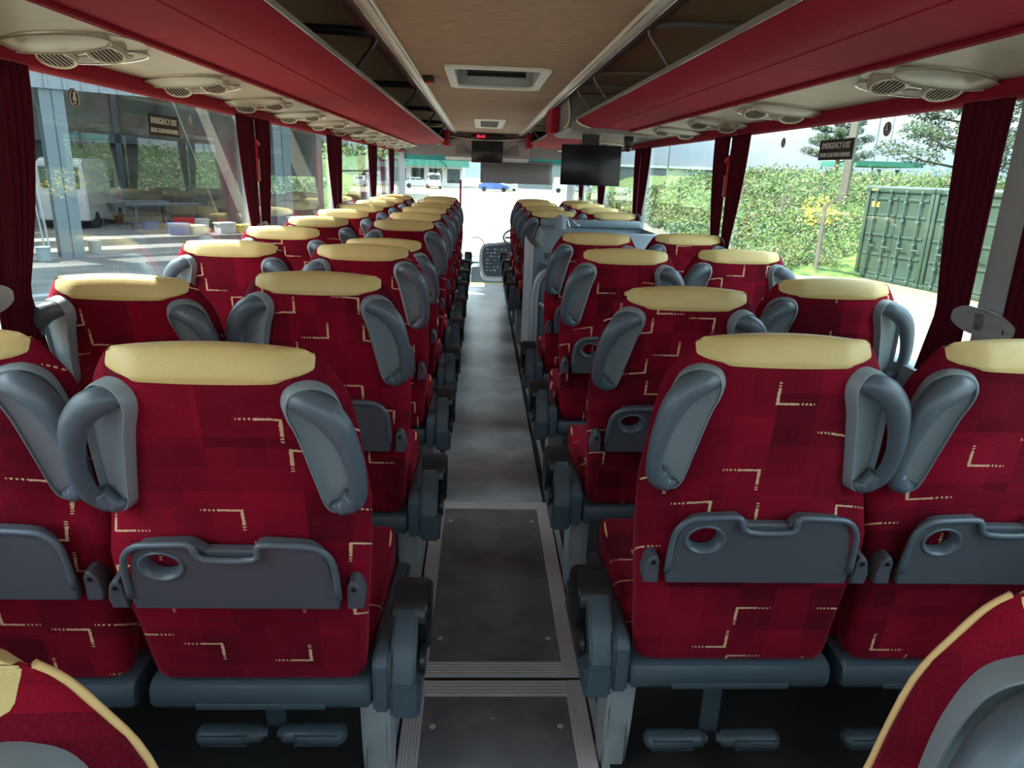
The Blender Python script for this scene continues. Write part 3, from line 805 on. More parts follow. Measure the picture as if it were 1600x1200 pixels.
def glass_signs():
    for side in (-1, 1):
        yc = {-1: 2.76, 1: 2.66}[side]; z = 1.495
        x = CX+side*(GL-.004)
        # local frame: right in the picture, up, normal into the saloon
        rgt = Vector((0, 1, 0)) if side < 0 else Vector((0, -1, 0)); nrm = Vector((-side, 0, 0)); up = Vector((0, 0, 1))
        R3 = Matrix((rgt, up, nrm)).transposed().to_4x4()
        nm = 'left' if side < 0 else 'right'
        T = empty('exit_sign', (0, 0, 0), 0, f'dark emergency exit sticker on the {nm} window glass', 'sign')
        bm = bmesh.new(); bx(bm, *sorted((x, x+side*.003)), yc-.128, yc+.128, z-.036, z+.036)
        finish(bm, 'sticker', M['sign_dark'], T)
        m = Matrix.Translation((x-side*.001, yc, z+.013)) @ R3; text('lettering', 'EMERGENCY EXIT', .030, M['white'], m, T, sx=.9)
        m = Matrix.Translation((x-side*.001, yc, z-.019)) @ R3; text('lettering', 'BREAK GLASS WITH HAMMER', .0215, M['white'], m, T, sx=.80)
        for yy, zc, r in (((2.18, 1.535, .026), (3.0, 1.53, .020)) if side < 0 else ((2.335, 1.548, .022), (3.14, 1.535, .020))):
            rel = 'nearer' if yy < 2.5 else 'farther'
            T = empty('window_roundel', (0, 0, 0), 0, f'small round safety symbol sticker on the {nm} window, the {rel} one', 'sticker')
            bm = bmesh.new(); cyl(bm, (x, yy, zc), r, side*.002, 'X', 28); finish(bm, 'disc', M['sign_dark'], T)
            bm = bmesh.new(); tube(bm, [(x-side*.001, yy+r*.86*cos(a), zc+r*.86*sin(a)) for a in [2*pi*i/28 for i in range(28)]], r*.045, seg=5, closed=True)
            q = x-side*.001       # little figure over two feet
            tube(bm, [(q, yy, zc+r*.62), (q, yy, zc+r*.1)], r*.13, seg=6); tube(bm, [(q, yy-r*.3, zc-r*.2), (q, yy+r*.3, zc-r*.2)], r*.07, seg=5)
            tube(bm, [(q, yy, zc+r*.3), (q, yy-r*.28, zc-r*.15)], r*.09, seg=5); tube(bm, [(q, yy, zc+r*.3), (q, yy+r*.28, zc-r*.15)], r*.09, seg=5)
            for k in (-.18, .18): tube(bm, [(q, yy+r*k, zc-r*.35), (q, yy+r*k, zc-r*.62)], r*.06, seg=5)
            finish(bm, 'symbol', M['white'], T)
    for side in (-1, 1):
        nm = 'left' if side < 0 else 'right'; y = PIL[2]
        T = empty('escape_hammer', (0, 0, 0), 0, f'red emergency hammer in its holder on the second {nm} window pillar', 'hammer')
        x = CX+side*1.180
        box('holder', (*sorted((x, x-side*.02)), y-.020, y+.026, 1.29, 1.40), M['red_plastic'], T, bev=.004)
        bm = bmesh.new()
        for k in range(9): bx(bm, *sorted((x-side*.021, x-side*.022)), y+.006, y+.018, 1.295+k*.0115, 1.301+k*.0115)
        finish(bm, 'white_marks', M['white'], T)
        bm = bmesh.new(); tube(bm, [(x-side*.012, y, 1.39), (x-side*.014, y+.004, 1.475)], .008, seg=8)
        tube(bm, [(x-side*.014, y-.028, 1.485), (x-side*.014, y+.034, 1.465)], .012, seg=8); finish(bm, 'hammer_head', M['red_plastic'], T, smooth=True)
        box('bracket', (*sorted((x, x-side*.008)), y-.018, y+.010, 1.40, 1.52), M['rail_grey'], T, bev=.002)

def extr_profile(bm, prof, y0, y1, side, mi=0, closed=True):
    A = [bm.verts.new((CX+side*a, y0, z)) for a, z in prof]; B = [bm.verts.new((CX+side*a, y1, z)) for a, z in prof]
    n = len(prof)
    for i in range(n if closed else n-1):
        f = bm.faces.new((A[i], A[(i+1) % n], B[(i+1) % n], B[i])); f.material_index = mi
    if closed:
        bm.faces.new(A[::-1]).material_index = mi; bm.faces.new(B).material_index = mi
def racks():
    for side, nm in ((-1, 'left'), (1, 'right')):
        runs = [(YB, 9.5)] if side < 0 else [(YB, 4.95), (6.05, 9.5)]
        for ri, (a, b) in enumerate(runs):
            lab = {('left', 0): 'long red luggage rack running the whole length above the left windows',
                   ('right', 0): 'red luggage rack above the near right windows', ('right', 1): 'short red luggage rack beyond the hanging screen on the right'}[(nm, ri)]
            T = empty('luggage_rack', (CX, a, 0), 0, lab, 'luggage rack'); T.location = (0, 0, 0)
            bm = bmesh.new()
            prof = [(.548, 1.722), (.556, 1.727), (.66, 1.697), (.93, 1.690), (1.23, 1.690), (1.23, 1.668), (.915, 1.664), (.895, 1.667), (.70, 1.674), (.665, 1.676), (.640, 1.680), (.600, 1.694), (.568, 1.710)]
            seams = [a]+[y for y in (1.99, 4.75, 7.4) if a < y < b]+[b]
            for p, q in zip(seams, seams[1:]): extr_profile(bm, prof, p+.0015, q-.0015, side)
            bmesh.ops.remove_doubles(bm, verts=bm.verts, dist=1e-5)
            finish(bm, 'rack_body', M['red_liner'], T, auto=28)
            bm = bmesh.new(); tube(bm, [(CX+side*.70, a, 1.6735), (CX+side*.70, b, 1.6735)], .0018, seg=6)
            finish(bm, 'stitched_seam', M['red_liner'], T, smooth=True)
            bm = bmesh.new(); extr_profile(bm, [(.542, 1.716), (.540, 1.730), (.552, 1.738), (.600, 1.730), (.600, 1.724), (.556, 1.730), (.549, 1.718)], a, b, side)
            finish(bm, 'edge_rail', M['rail_grey'], T, auto=30)
            bm = bmesh.new(); tube(bm, [(CX+side*.5415, a, 1.7150), (CX+side*.5415, b, 1.7150)], .0016, seg=6)
            finish(bm, 'chrome_bead', M['chrome'], T, smooth=True)
            bm = bmesh.new()
            bx(bm, *sorted((CX+side*.905, CX+side*.925)), a, b, 1.655, 1.664)
            finish(bm, 'lower_bead', M['red_trim'], T)
            ys = [2.93+1.74*k for k in range(-1, 4) if a < 2.93+1.74*k < b-.2] if side < 0 else [y for y in (1.2, 2.55, 3.75, 4.35, 6.8, 8.2) if a < y < b]
            for y in ys:
                bm = bmesh.new()
                P = catmull([(CX+side*.95, y, 1.862), (CX+side*.62, y, 1.862), (CX+side*.505, y, 1.856), (CX+side*.475, y, 1.842), (CX+side*.482, y, 1.815), (CX+side*.515, y, 1.775), (CX+side*.545, y, 1.735)], 5)
                kk = 1 if side < 0 else .62
                tube(bm, P, [q*kk for q in [.016]*11+[.014, .013, .012, .011, .010, .009, .008, .0075]+[.007]*(len(P)-19)], seg=8, sq=(1, 1.1))
                finish(bm, 'rack_bracket', M['black_plastic'] if side < 0 else M['rail_grey'], T, smooth=True)
            # pale end moulding
            bm = bmesh.new()
            for yy in ([a, b] if side > 0 else [b]):
                tube(bm, catmull([(CX+side*.545, yy, 1.735), (CX+side*.553, yy, 1.71), (CX+side*.585, yy, 1.69), (CX+side*.64, yy, 1.672)], 4), .006, seg=6)
            finish(bm, 'end_moulding', M['rail'], T, smooth=True)
        # service panel under the rack, with seams
        bm = bmesh.new(); extr_profile(bm, [(.925, 1.655), (1.215, 1.628), (1.215, 1.655), (.925, 1.662)], YB, 9.9, side)
        struct(f'trim_{40+(side>0)}', bm, M['cream_panel'])
        bm = bmesh.new()
        P = [(1.200, 1.634), (1.180, 1.630), (1.176, 1.612), (1.180, 1.592), (1.20, 1.584), (1.232, 1.586), (1.232, 1.634)]
        extr_profile(bm, P, YB, 10.4, side); struct(f'trim_{42+(side>0)}', bm, M['red_trim'], auto=60)
        # light rail beside the aisle ceiling
        bm = bmesh.new()
        for p, q in ((YB, 3.19), (3.196, 6.2), (6.206, 9.92)):
            extr_profile(bm, [(.393, 1.848), (.396, 1.838), (.405, 1.833), (.425, 1.829), (.440, 1.834), (.444, 1.85)], p, q, side, 0)
        struct(f'trim_{44+(side>0)}', bm, M['rail'], auto=30)
        bm = bmesh.new()
        for p, q in ((YB, 3.19), (3.196, 6.2), (6.206, 9.92)):
            extr_profile(bm, [(.444, 1.85), (.446, 1.834), (.470, 1.838), (.505, 1.858), (.51, 1.875), (.444, 1.875)], p, q, side, 0)
        struct(f'trim_{46+(side>0)}', bm, M['rail_grey'], auto=30)
        bm = bmesh.new(); tube(bm, [(CX+side*.401, YB, 1.8335), (CX+side*.401, 9.9, 1.8335)], .003, seg=6)
        tube(bm, [(CX+side*.443, YB, 1.832), (CX+side*.443, 9.9, 1.832)], .003, seg=6)
        struct(f'trim_{48+(side>0)}', bm, M['chrome'], smooth=True)
def service_sets():
    def build():
        T = empty('passenger_service_unit', (0, 0, 0), 0, 'x', 'vent unit')
        # local: x across (window -> aisle), y along the coach, z down from panel
        def disc(name, cx, cy, rx, ry, z0, z1, mat, par, seg=28, tilt=.0):
            bm = bmesh.new(); r = []
            for k, z in ((1, z0), (1.0, z1+.002), (.94, z1)):
                r.append([bm.verts.new((cx+rx*k*cos(2*pi*i/seg), cy+ry*k*sin(2*pi*i/seg), z-(tilt*(ry*k*sin(2*pi*i/seg)+ry) if z != z0 else 0))) for i in range(seg)])
            for a, b in zip(r, r[1:]):
                for i in range(seg): bm.faces.new((a[i], a[(i+1) % seg], b[(i+1) % seg], b[i]))
            bm.faces.new(r[-1]); return finish(bm, name, mat, par, auto=40)
        disc('base_plate', 0, 0, .150, .185, 0, -.004, M['vent_plastic'], T)
        T2 = .22
        def ring(cx, cy, rx, ry, z, tilt, rad): return [(cx+rx*cos(a), cy+ry*sin(a), z-tilt*(ry*sin(a)+ry)) for a in [2*pi*i/30 for i in range(30)]]
        disc('speaker_cover', -.005, -.100, .128, .062, -.003, -.006, M['vent_plastic'], T, tilt=.14)
        bm = bmesh.new(); tube(bm, ring(-.005, -.100, .130, .064, -.006, .14, 0), .0018, seg=6, closed=True)
        finish(bm, 'speaker_bead', M['vent_plastic'], T, smooth=True)
        for cx, cy in ((-.075, .030), (.060, .005)):
            v = disc('air_vent', cx, cy, .050, .052, -.003, -.006, M['vent_plastic'], T, tilt=T2*1.5)
            disc('vent_throat', cx, cy, .039, .040, -.010, -.0105, M['vent_dark'], v, tilt=T2*1.5)
            bm = bmesh.new()
            for k in range(-3, 4):
                h = .039*sqrt(max(0, 1-(k*.0105/.039)**2)); sl = T2*1.5
                tube(bm, [(cx+k*.0105, cy-h, -.014-sl*(.04-h)), (cx+k*.0105, cy+h, -.014-sl*(.04+h))], .0013, seg=4)
            tube(bm, ring(cx, cy, .041, .042, -.012, T2*1.5, 0), .0024, seg=6, closed=True)
            finish(bm, 'vent_blades', M['rail'], v)
        l = disc('reading_light', 0, .125, .112, .042, -.003, -.006, M['vent_plastic'], T, tilt=.16)
        bm = bmesh.new(); tube(bm, ring(0, .125, .114, .044, -.006, .16, 0), .0028, seg=6, closed=True)
        finish(bm, 'light_bead', M['chrome'], T, smooth=True)
        for cx in (-.045, .045):
            disc('lens', cx, .120, .032, .022, -.009, -.011, M['rail_grey'], l, tilt=.16)
        return T
    pr = build()
    for side, nm, ys in ((-1, 'left', [1.95+.745*k for k in range(11)]), (1, 'right', [1.93, 2.87, 3.62, 4.36, 6.4, 7.15, 7.9, 8.65])):
        for k, y in enumerate(ys):
            o = copy_tree(pr); xl = 1.065
            o.location = (CX+side*xl, y, 1.642); o.rotation_euler = (0, side*radians(5.3), 0 if side < 0 else pi)
            o.rotation_euler = Matrix.Rotation(side*radians(5.3), 3, 'Y').to_euler() if side < 0 else Matrix.Rotation(radians(5.3), 3, 'Y').to_euler()
            o['label'] = f'beige oval vent and reading light unit above the {nm} windows, {ORD[k]} along from the camera'; o['group'] = f'vent units above the {nm} windows'
    def rm(o):
        for c in list(o.children): rm(c)
        bpy.data.objects.remove(o)
    rm(pr)
def ceiling_fittings():
    T = empty('roof_hatch', (0, 0, 0), 0, 'open white framed roof hatch in the aisle ceiling', 'roof hatch')
    x0, x1, y0, y1 = CX-.255, CX+.255, 3.585, 4.45
    # frame ring laid flat
    me = plate_mesh([rrect(x0, x1, y0, y1, .05), rrect(x0+.045, x1-.045, y0+.05, y1-.05, .04)[::-1]], .018, .005)
    me.transform(Matrix.Translation((0, 0, 1.838)) @ Matrix.Rotation(radians(-90), 4, 'X'))
    me.transform(Matrix.Identity(4))
    # plate_mesh faces -Y with z as second axis: rotate gives (x, z->y)
    vs = [v.co.copy() for v in me.vertices]
    cy = sum(v.y for v in vs)/len(vs)
    if cy < 0:
        for v in me.vertices: v.co.y = -v.co.y
        me.flip_normals()
    o = link_mesh('hatch_frame', me, M['white_plastic'], T); me.set_sharp_from_angle(angle=radians(35))
    zt = min(v.co.z for v in me.vertices); me.transform(Matrix.Translation((0, 0, 1.832-zt)))
    bm = bmesh.new()
    a, b, c, d = x0+.04, x1-.04, y0+.045, y1-.045
    for (p, q, r, s) in ((a-.01, a, c, d), (b, b+.01, c, d), (a, b, c-.01, c), (a, b, d, d+.01)): bx(bm, p, q, r, s, 1.845, 2.02)
    finish(bm, 'hatch_well', M['pillar'], T)
    box('hatch_lid', (a, b, c, d, 1.965, 1.985), M['sky_hatch'], T, bev=.004)
    bm = bmesh.new(); cyl(bm, (a+.06, y0+.50, 1.885), .028, b-a-.12, 'X', 16); bx(bm, a+.06, b-.06, y0+.52, y0+.60, 1.87, 1.90)
    finish(bm, 'rolled_blind', M['black_plastic'], T, auto=40)
    T = empty('call_button', (0, 0, 0), 0, 'small dark box with red lens on the ceiling beside the hatch', 'call button')
    box('button_housing', (-.318, -.262, 4.02, 4.16, 1.818, 1.846), M['vent_dark'], T, bev=.005)
    box('red_lens', (-.305, -.270, 4.05, 4.13, 1.812, 1.820), M['red_plastic'], T, bev=.003)
    T = empty('ceiling_lamp', (0, 0, 0), 0, 'small rectangular ceiling lamp with grey louvre near the front', 'lamp')
    me = plate_mesh([rrect(CX-.15, CX+.15, 7.05, 8.48, .03), rrect(CX-.09, CX+.09, 7.25, 8.28, .02)[::-1]], .012, .003)
    me.transform(Matrix.Rotation(radians(-90), 4, 'X'))
    if sum(v.co.y for v in me.vertices) < 0:
        for v in me.vertices: v.co.y = -v.co.y
        me.flip_normals()
    zt = min(v.co.z for v in me.vertices); me.transform(Matrix.Translation((0, 0, 1.833-zt)))
    link_mesh('lamp_frame', me, M['white_plastic'], T)
    bm = bmesh.new(); bx(bm, CX-.095, CX+.095, 7.24, 8.29, 1.839, 1.845)
    for k in range(8): bx(bm, CX-.09, CX+.09, 7.30+k*.125, 7.325+k*.125, 1.833, 1.839)
    finish(bm, 'lamp_louvre', M['rail_grey'], T)
def front_end():
    # bulkhead over the windscreen
    bm = bmesh.new()
    bx(bm, CX-.55, CX+.55, 9.93, 10.05, 1.66, 1.90)
    extr = [(9.93, 1.80), (9.80, 1.76), (9.86, 1.54), (10.2, 1.50), (10.2, 1.80)]
    A = [bm.verts.new((CX-.56, y, z)) for y, z in extr]; B = [bm.verts.new((CX+.56, y, z)) for y, z in extr]
    for i in range(5): bm.faces.new((A[i], A[(i+1) % 5], B[(i+1) % 5], B[i]))
    bm.faces.new(A[::-1]); bm.faces.new(B)
    for s in (-1, 1):   # red end pieces closing the racks
        pass
    struct('wall_front', bm, M['mauve'])
    bm = bmesh.new(); tube(bm, catmull([(CX-.5, 9.79, 1.79), (CX-.25, 9.78, 1.765), (CX, 9.78, 1.757), (CX+.25, 9.78, 1.765), (CX+.5, 9.79, 1.79)], 5), .008, seg=6); struct('trim_60', bm, M['rail'], smooth=True)
    for s, nm in ((-1, 'left'), (1, 'right')):
        T = empty('speaker_panel', (0, 0, 0), 0, f'curved grey speaker panel on the front bulkhead, {nm} of the monitor', 'speaker')
        ol = [(CX+s*x, z) for x, z in ((.20, 1.57), (.40, 1.57), (.42, 1.60), (.40, 1.70), (.33, 1.70), (.29, 1.64), (.21, 1.59))]
        plate('speaker_cover', [ol], .02, M['rail_grey'], T, bev=.004, at=(0, 9.81, 0))
    T = empty('clock_display', (0, 0, 0), 0, 'black clock panel with red digits on the front bulkhead', 'clock')
    box('clock_panel', (CX-.21, CX+.21, 9.77, 9.80, 1.775, 1.825), M['screen'], T, bev=.004)
    R3 = Matrix(((1, 0, 0), (0, 0, -1), (0, 1, 0))).to_4x4()
    text('clock_digits', '02:43', .048, M['clock'], Matrix.Translation((CX-.09, 9.768, 1.80)) @ R3, T)
    T = empty('ceiling_monitor', (0, 0, 0), 0, 'small black monitor hanging from the front bulkhead', 'monitor')
    box('monitor_screen', (CX-.205, CX+.20, 9.66, 9.69, 1.475, 1.745), M['screen'], T, bev=.006)
    box('monitor_mount', (CX-.06, CX+.06, 9.69, 9.80, 1.62, 1.70), M['black_plastic'], T)
    T = empty('sun_blind', (0, 0, 0), 0, 'dark grey roller sun blind pulled down inside the windscreen', 'blind')
    bm = bmesh.new()
    n = 20; A = []; B = []
    for i in range(n+1):
        x = -.02+1.0*i/n; yy = 10.30+.004*sin(i*1.3)
        A.append(bm.verts.new((x, yy, 1.50))); B.append(bm.verts.new((x, yy+.012*sin(i*.7), 1.215)))
    for i in range(n): bm.faces.new((A[i], A[i+1], B[i+1], B[i]))
    o = finish(bm, 'blind_cloth', M['rail_grey'], T, smooth=True); o.modifiers.new('s', 'SOLIDIFY').thickness = .003
    bm = bmesh.new(); cyl(bm, (-.03, 10.30, 1.505), .014, 1.02, 'X'); finish(bm, 'blind_roller', M['rail_grey'], T, auto=40)
    # windscreen and surround
    bm = bmesh.new(); bx(bm, CX-1.20, CX+1.20, 10.60, 10.606, .10, 1.56); struct('window_30', bm, M['screen_glass'])
    bm = bmesh.new(); bx(bm, CX-1.24, CX+1.24, 10.58, 10.62, 1.56, 2.02); struct('wall_front_header', bm, M['mauve'])
    bm = bmesh.new(); bx(bm, CX-1.18, CX+1.18, 10.585, 10.595, 1.495, 1.56); struct('trim_61', bm, M['teal'])
    bm = bmesh.new()
    for s in (-1, 1): bx(bm, *sorted((CX+s*1.16, CX+s*1.24)), 10.54, 10.62, -.8, 1.60)
    struct('trim_62', bm, M['pillar'])
    bm = bmesh.new(); bx(bm, CX-.38, CX-.355, 10.56, 10.60, .1, 1.24); struct('trim_63', bm, M['red_trim'])
    bm = bmesh.new(); bx(bm, CX-1.24, CX+1.24, 10.58, 10.62, -1.1, .10); struct('wall_front_lower', bm, M['mauve'])
    bm = bmesh.new(); bx(bm, CX-1.24, CX+1.24, 9.03, 10.6, -.50, -.42); struct('floor_front', bm, M['floor_far'])
    bm = bmesh.new(); bx(bm, CX-1.24, CX+1.24, 8.99, 9.03, -.5, -.02); struct('floor_step', bm, M['floor_far'])
    # dashboard
    T = empty('dashboard', (0, 0, 0), 0, 'pale grey driver dashboard with curved instrument panel ahead of the aisle', 'dashboard')
    box('dash_shelf', (CX-1.15, CX+1.15, 10.05, 10.55, .00, .16), M['unit'], T, bev=.04)
    box('centre_console', (CX-.20, CX+.6, 9.75, 10.2, -.42, .13), M['unit'], T, bev=.05)
    ol = catmull([(x, z, 0) for x, z in ((-.035, .02), (-.07, .22), (-.06, .38), (.0, .455), (.14, .475), (.40, .47), (.42, .1), (.36, -.01), (.05, -.03))], 4, True)
    plate('instrument_surround', [[(p.x, p.y) for p in ol]], .14, M['pillar'], T, bev=.02, at=(.06, 9.58, 0), rx=radians(-18))
    ol = catmull([(x, z, 0) for x, z in ((.0, .06), (-.03, .22), (-.025, .36), (.03, .42), (.15, .44), (.36, .435), (.37, .1), (.30, .03), (.06, .02))], 4, True)
    plate('instrument_panel', [[(p.x, p.y) for p in ol]], .02, M['slate_plastic'], T, bev=.004, at=(.06, 9.57, 0), rx=radians(-18))
    bm = bmesh.new(); random.seed(3)
    for i in range(6):
        for j in range(7):
            if random.random() < .75:
                x = .08+.05*i; z = .09+.045*j; y = 9.565+(z)*.31-.012
                bx(bm, x, x+random.uniform(.015, .036), y-.006, y, z, z+random.uniform(.008, .02))
    finish(bm, 'switches', M['pillar'], T)
    T = empty('steering_wheel', (0, 0, 0), 0, 'black steering wheel at the driver position', 'steering wheel')
    bm = bmesh.new(); c = Vector((.55, 9.75, .52)); 
    tube(bm, [c+Vector((.24*cos(a), .24*sin(a)*.8, .24*sin(a)*.45)) for a in [2*pi*i/40 for i in range(40)]], .013, seg=8, closed=True)
    finish(bm, 'rim', M['black_plastic'], T, smooth=True)
    bm = bmesh.new(); tube(bm, [c+Vector((-.22, 0, 0)), c, c+Vector((.22, 0, 0))], .012); tube(bm, [c, c+Vector((0, .10, -.40))], .03); finish(bm, 'column', M['black_plastic'], T, smooth=True)
    T = empty('grab_wire', (0, 0, 0), 0, 'thin curved black rail by the front step', 'rail')
    bm = bmesh.new(); tube(bm, catmull([(-.11, 9.6, .52), (-.03, 9.62, .52), (.04, 9.64, .46), (.065, 9.64, .34)], 6), .005, seg=6); finish(bm, 'rod', M['black_plastic'], T, smooth=True)
    # mirror arm outside the windscreen
    T = empty('mirror_arm', (0, 0, 0), 0, 'thin black mirror arm bent across the left of the windscreen', 'mirror arm')
    bm = bmesh.new(); tube(bm, catmull([(-.85, 10.75, 1.56), (-.62, 10.8, 1.50), (-.52, 10.85, 1.42), (-.55, 10.85, 1.38), (-.72, 10.85, 1.29), (-.80, 10.8, 1.25)], 5), .007, seg=6); finish(bm, 'rod', M['black_plastic'], T, smooth=True)
    for s in (-1, 1):
        bm = bmesh.new(); bx(bm, *sorted((CX+s*.50, CX+s*.56)), 9.45, 9.93, 1.665, 1.85, bev=.01); struct(f'trim_{64+(s>0)}', bm, M['red_liner'])
        bm = bmesh.new(); bx(bm, *sorted((CX+s*.56, CX+s*1.22)), 9.5, 9.53, 1.68, 1.88); struct(f'trim_{66+(s>0)}', bm, M['screen'])
def right_gap():
    # grey recess panel between the two right racks, red end panel, hanging screen
    bm = bmesh.new()
    bx(bm, CX+.50, CX+.515, 4.99, 6.02, 1.67, 1.86)
    bx(bm, CX+.515, CX+1.22, 4.965, 4.985, 1.66, 1.88)
    extr_profile(bm, [(.50, 1.675), (.53, 1.65), (.92, 1.640), (1.20, 1.632), (1.20, 1.66), (.53, 1.69)], 4.97, 6.03, 1)
    struct('trim_70', bm, M['rail_grey'])
    bm = bmesh.new(); bx(bm, CX+.44, CX+.50, 5.6, 6.03, 1.665, 1.845, bev=.012); struct('trim_71', bm, M['red_liner'])
    bm = bmesh.new(); tube(bm, catmull([(CX+.49, 4.99, 1.85), (CX+.50, 4.98, 1.80), (CX+.505, 4.98, 1.74), (CX+.495, 4.98, 1.69), (CX+.47, 4.98, 1.665)], 5), .006, seg=6); struct('trim_72', bm, M['rail'], smooth=True)
    T = empty('hanging_television', (0, 0, 0), 0, 'flat black television hanging below the right rack', 'television')
    box('screen_panel', (.556, .978, 5.21, 5.235, 1.302, 1.575), M['screen'], T, bev=.005)
    box('screen_back', (.60, .93, 5.235, 5.27, 1.34, 1.54), M['black_plastic'], T, bev=.01)
    box('screen_bracket', (.70, .82, 5.24, 5.27, 1.54, 1.66), M['black_plastic'], T)
    T = empty('camera_dome', (0, 0, 0), 0, 'small black dome camera beside the television', 'camera')
    bm = bmesh.new(); bmesh.ops.create_uvsphere(bm, u_segments=16, v_segments=10, radius=.028, matrix=Matrix.Translation((1.02, 5.2, 1.565))); finish(bm, 'dome', M['screen'], T, smooth=True)
    box('mount', (.99, 1.05, 5.18, 5.23, 1.578, 1.64), M['black_plastic'], T, bev=.004)
    # servery / toilet unit
    T = empty('servery_unit', (0, 0, 0), 0, 'grey moulded servery and washroom unit by the right windows behind the fourth row', 'servery unit')
    box('cabinet', (.345, CX+1.17, 4.72, 5.40, 0, .905), M['unit'], T, bev=.02)
    bm = bmesh.new()
    for z in (.835, .85, .865): bx(bm, .42, .62, 4.712, 4.722, z, z+.006)
    bx(bm, .40, .66, 4.706, 4.722, .70, .80, mi=0, bev=.004); bx(bm, .40, .415, 4.70, 4.722, .1, .81, bev=.004)
    finish(bm, 'door_mouldings', M['slate_plastic'], T, auto=40)
    box('red_door_panel', (.46, .70, 4.708, 4.722, .25, .72), M['fabric'], T, bev=.003)
    box('pale_edge', (.332, .348, 4.70, 5.42, .05, .92), M['pillar'], T, bev=.006)
    # sink top: hollow tray
    bm = bmesh.new()
    o0 = rrect(.44, 1.20, 4.80, 5.36, .05); 
    def ringz(ol, z): return [bm.verts.new((x, y, z)) for x, y in ol]
    r = [ringz(rrect(.40, 1.215, 4.76, 5.40, .05), .905), ringz(rrect(.415, 1.21, 4.78, 5.39, .05), .965), ringz(rrect(.43, 1.205, 4.79, 5.385, .05), 1.0), ringz(rrect(.64, 1.19, 4.84, 5.36, .05), 1.005), ringz(rrect(.67, 1.17, 4.87, 5.33, .05), .94)]
    for a, b in zip(r, r[1:]):
        for i in range(len(a)): bm.faces.new((a[i], a[(i+1) % len(a)], b[(i+1) % len(a)], b[i]))
    bm.faces.new(r[-1])
    finish(bm, 'sink_top', M['unit'], T, auto=50)
    box('splash_back', (.44, 1.19, 5.33, 5.385, 1.0, 1.055), M['unit'], T, bev=.015)
    box('basin_liner', (.675, 1.165, 4.88, 5.32, .941, .95), M['slate_plastic'], T)
    bm = bmesh.new(); cyl(bm, (.56, 5.1, 1.0), .045, .085, 'Z', 20, .038); cyl(bm, (.56, 5.1, 1.085), .02, .012, 'Z', 12)
    finish(bm, 'boiler_lid', M['unit'], T, auto=40)
    bm = bmesh.new(); tube(bm, catmull([(.64, 5.2, 1.0), (.62, 5.2, 1.07), (.66, 5.2, 1.065), (.70, 5.15, 1.02)], 4), .008, seg=8); finish(bm, 'tap', M['chrome'], T, smooth=True)
    T = empty('grab_rail', (0, 0, 0), 0, 'thick grey bent tubular grab rail beside the washroom stairwell', 'grab rail')
    bm = bmesh.new(); tube(bm, catmull([(.335, 4.25, .0), (.335, 4.25, .45), (.335, 4.25, .66), (.355, 4.25, .77), (.42, 4.25, .82), (.52, 4.25, .83), (.62, 4.25, .83)], 6), .020, seg=12); finish(bm, 'tube', M['leg_metal'], T, smooth=True)
    bm = bmesh.new(); tube(bm, catmull([(.36, 4.25, .62), (.39, 4.25, .60), (.41, 4.25, .55)], 4), .010, seg=8); finish(bm, 'stay', M['leg_metal'], T, smooth=True)
    T = empty('low_partition', (0, 0, 0), 0, 'dark low partition with red fabric panel behind the grab rail', 'partition')
    box('partition_panel', (.40, 1.22, 4.30, 4.325, 0, .80), M['slate_plastic'], T, bev=.006)
    box('fabric_panel', (.46, 1.15, 4.293, 4.301, .2, .76), M['fabric'], T, bev=.002)

# ------------------------------------------------------------ outside
GZ = -1.3
def leaf_cloud(bm, centre, rad, n, size, mis, rnd, flat=1.0):
    for _ in range(n):
        while True:
            p = Vector((rnd.uniform(-1, 1), rnd.uniform(-1, 1), rnd.uniform(-1, 1)))
            if p.length < 1: break
        p = p*(.55+.45*rnd.random())/max(p.length, .2) if rnd.random() < .6 else p
        q = Vector(centre)+Vector((p.x*rad[0], p.y*rad[1], p.z*rad[2]))
        a = Vector((rnd.gauss(0, 1), rnd.gauss(0, 1), rnd.gauss(0, 1)*flat)).normalized(); b = a.orthogonal().normalized()
        s = size*rnd.uniform(.6, 1.3)
        f = bm.faces.new([bm.verts.new(q+a*s), bm.verts.new(q+b*s*.5), bm.verts.new(q-a*s), bm.verts.new(q-b*s*.5)])
        f.material_index = rnd.choice(mis)
def xbk(y): return 9.1+.035*(y-20) if y > 21.5 else 17.9-.0*y
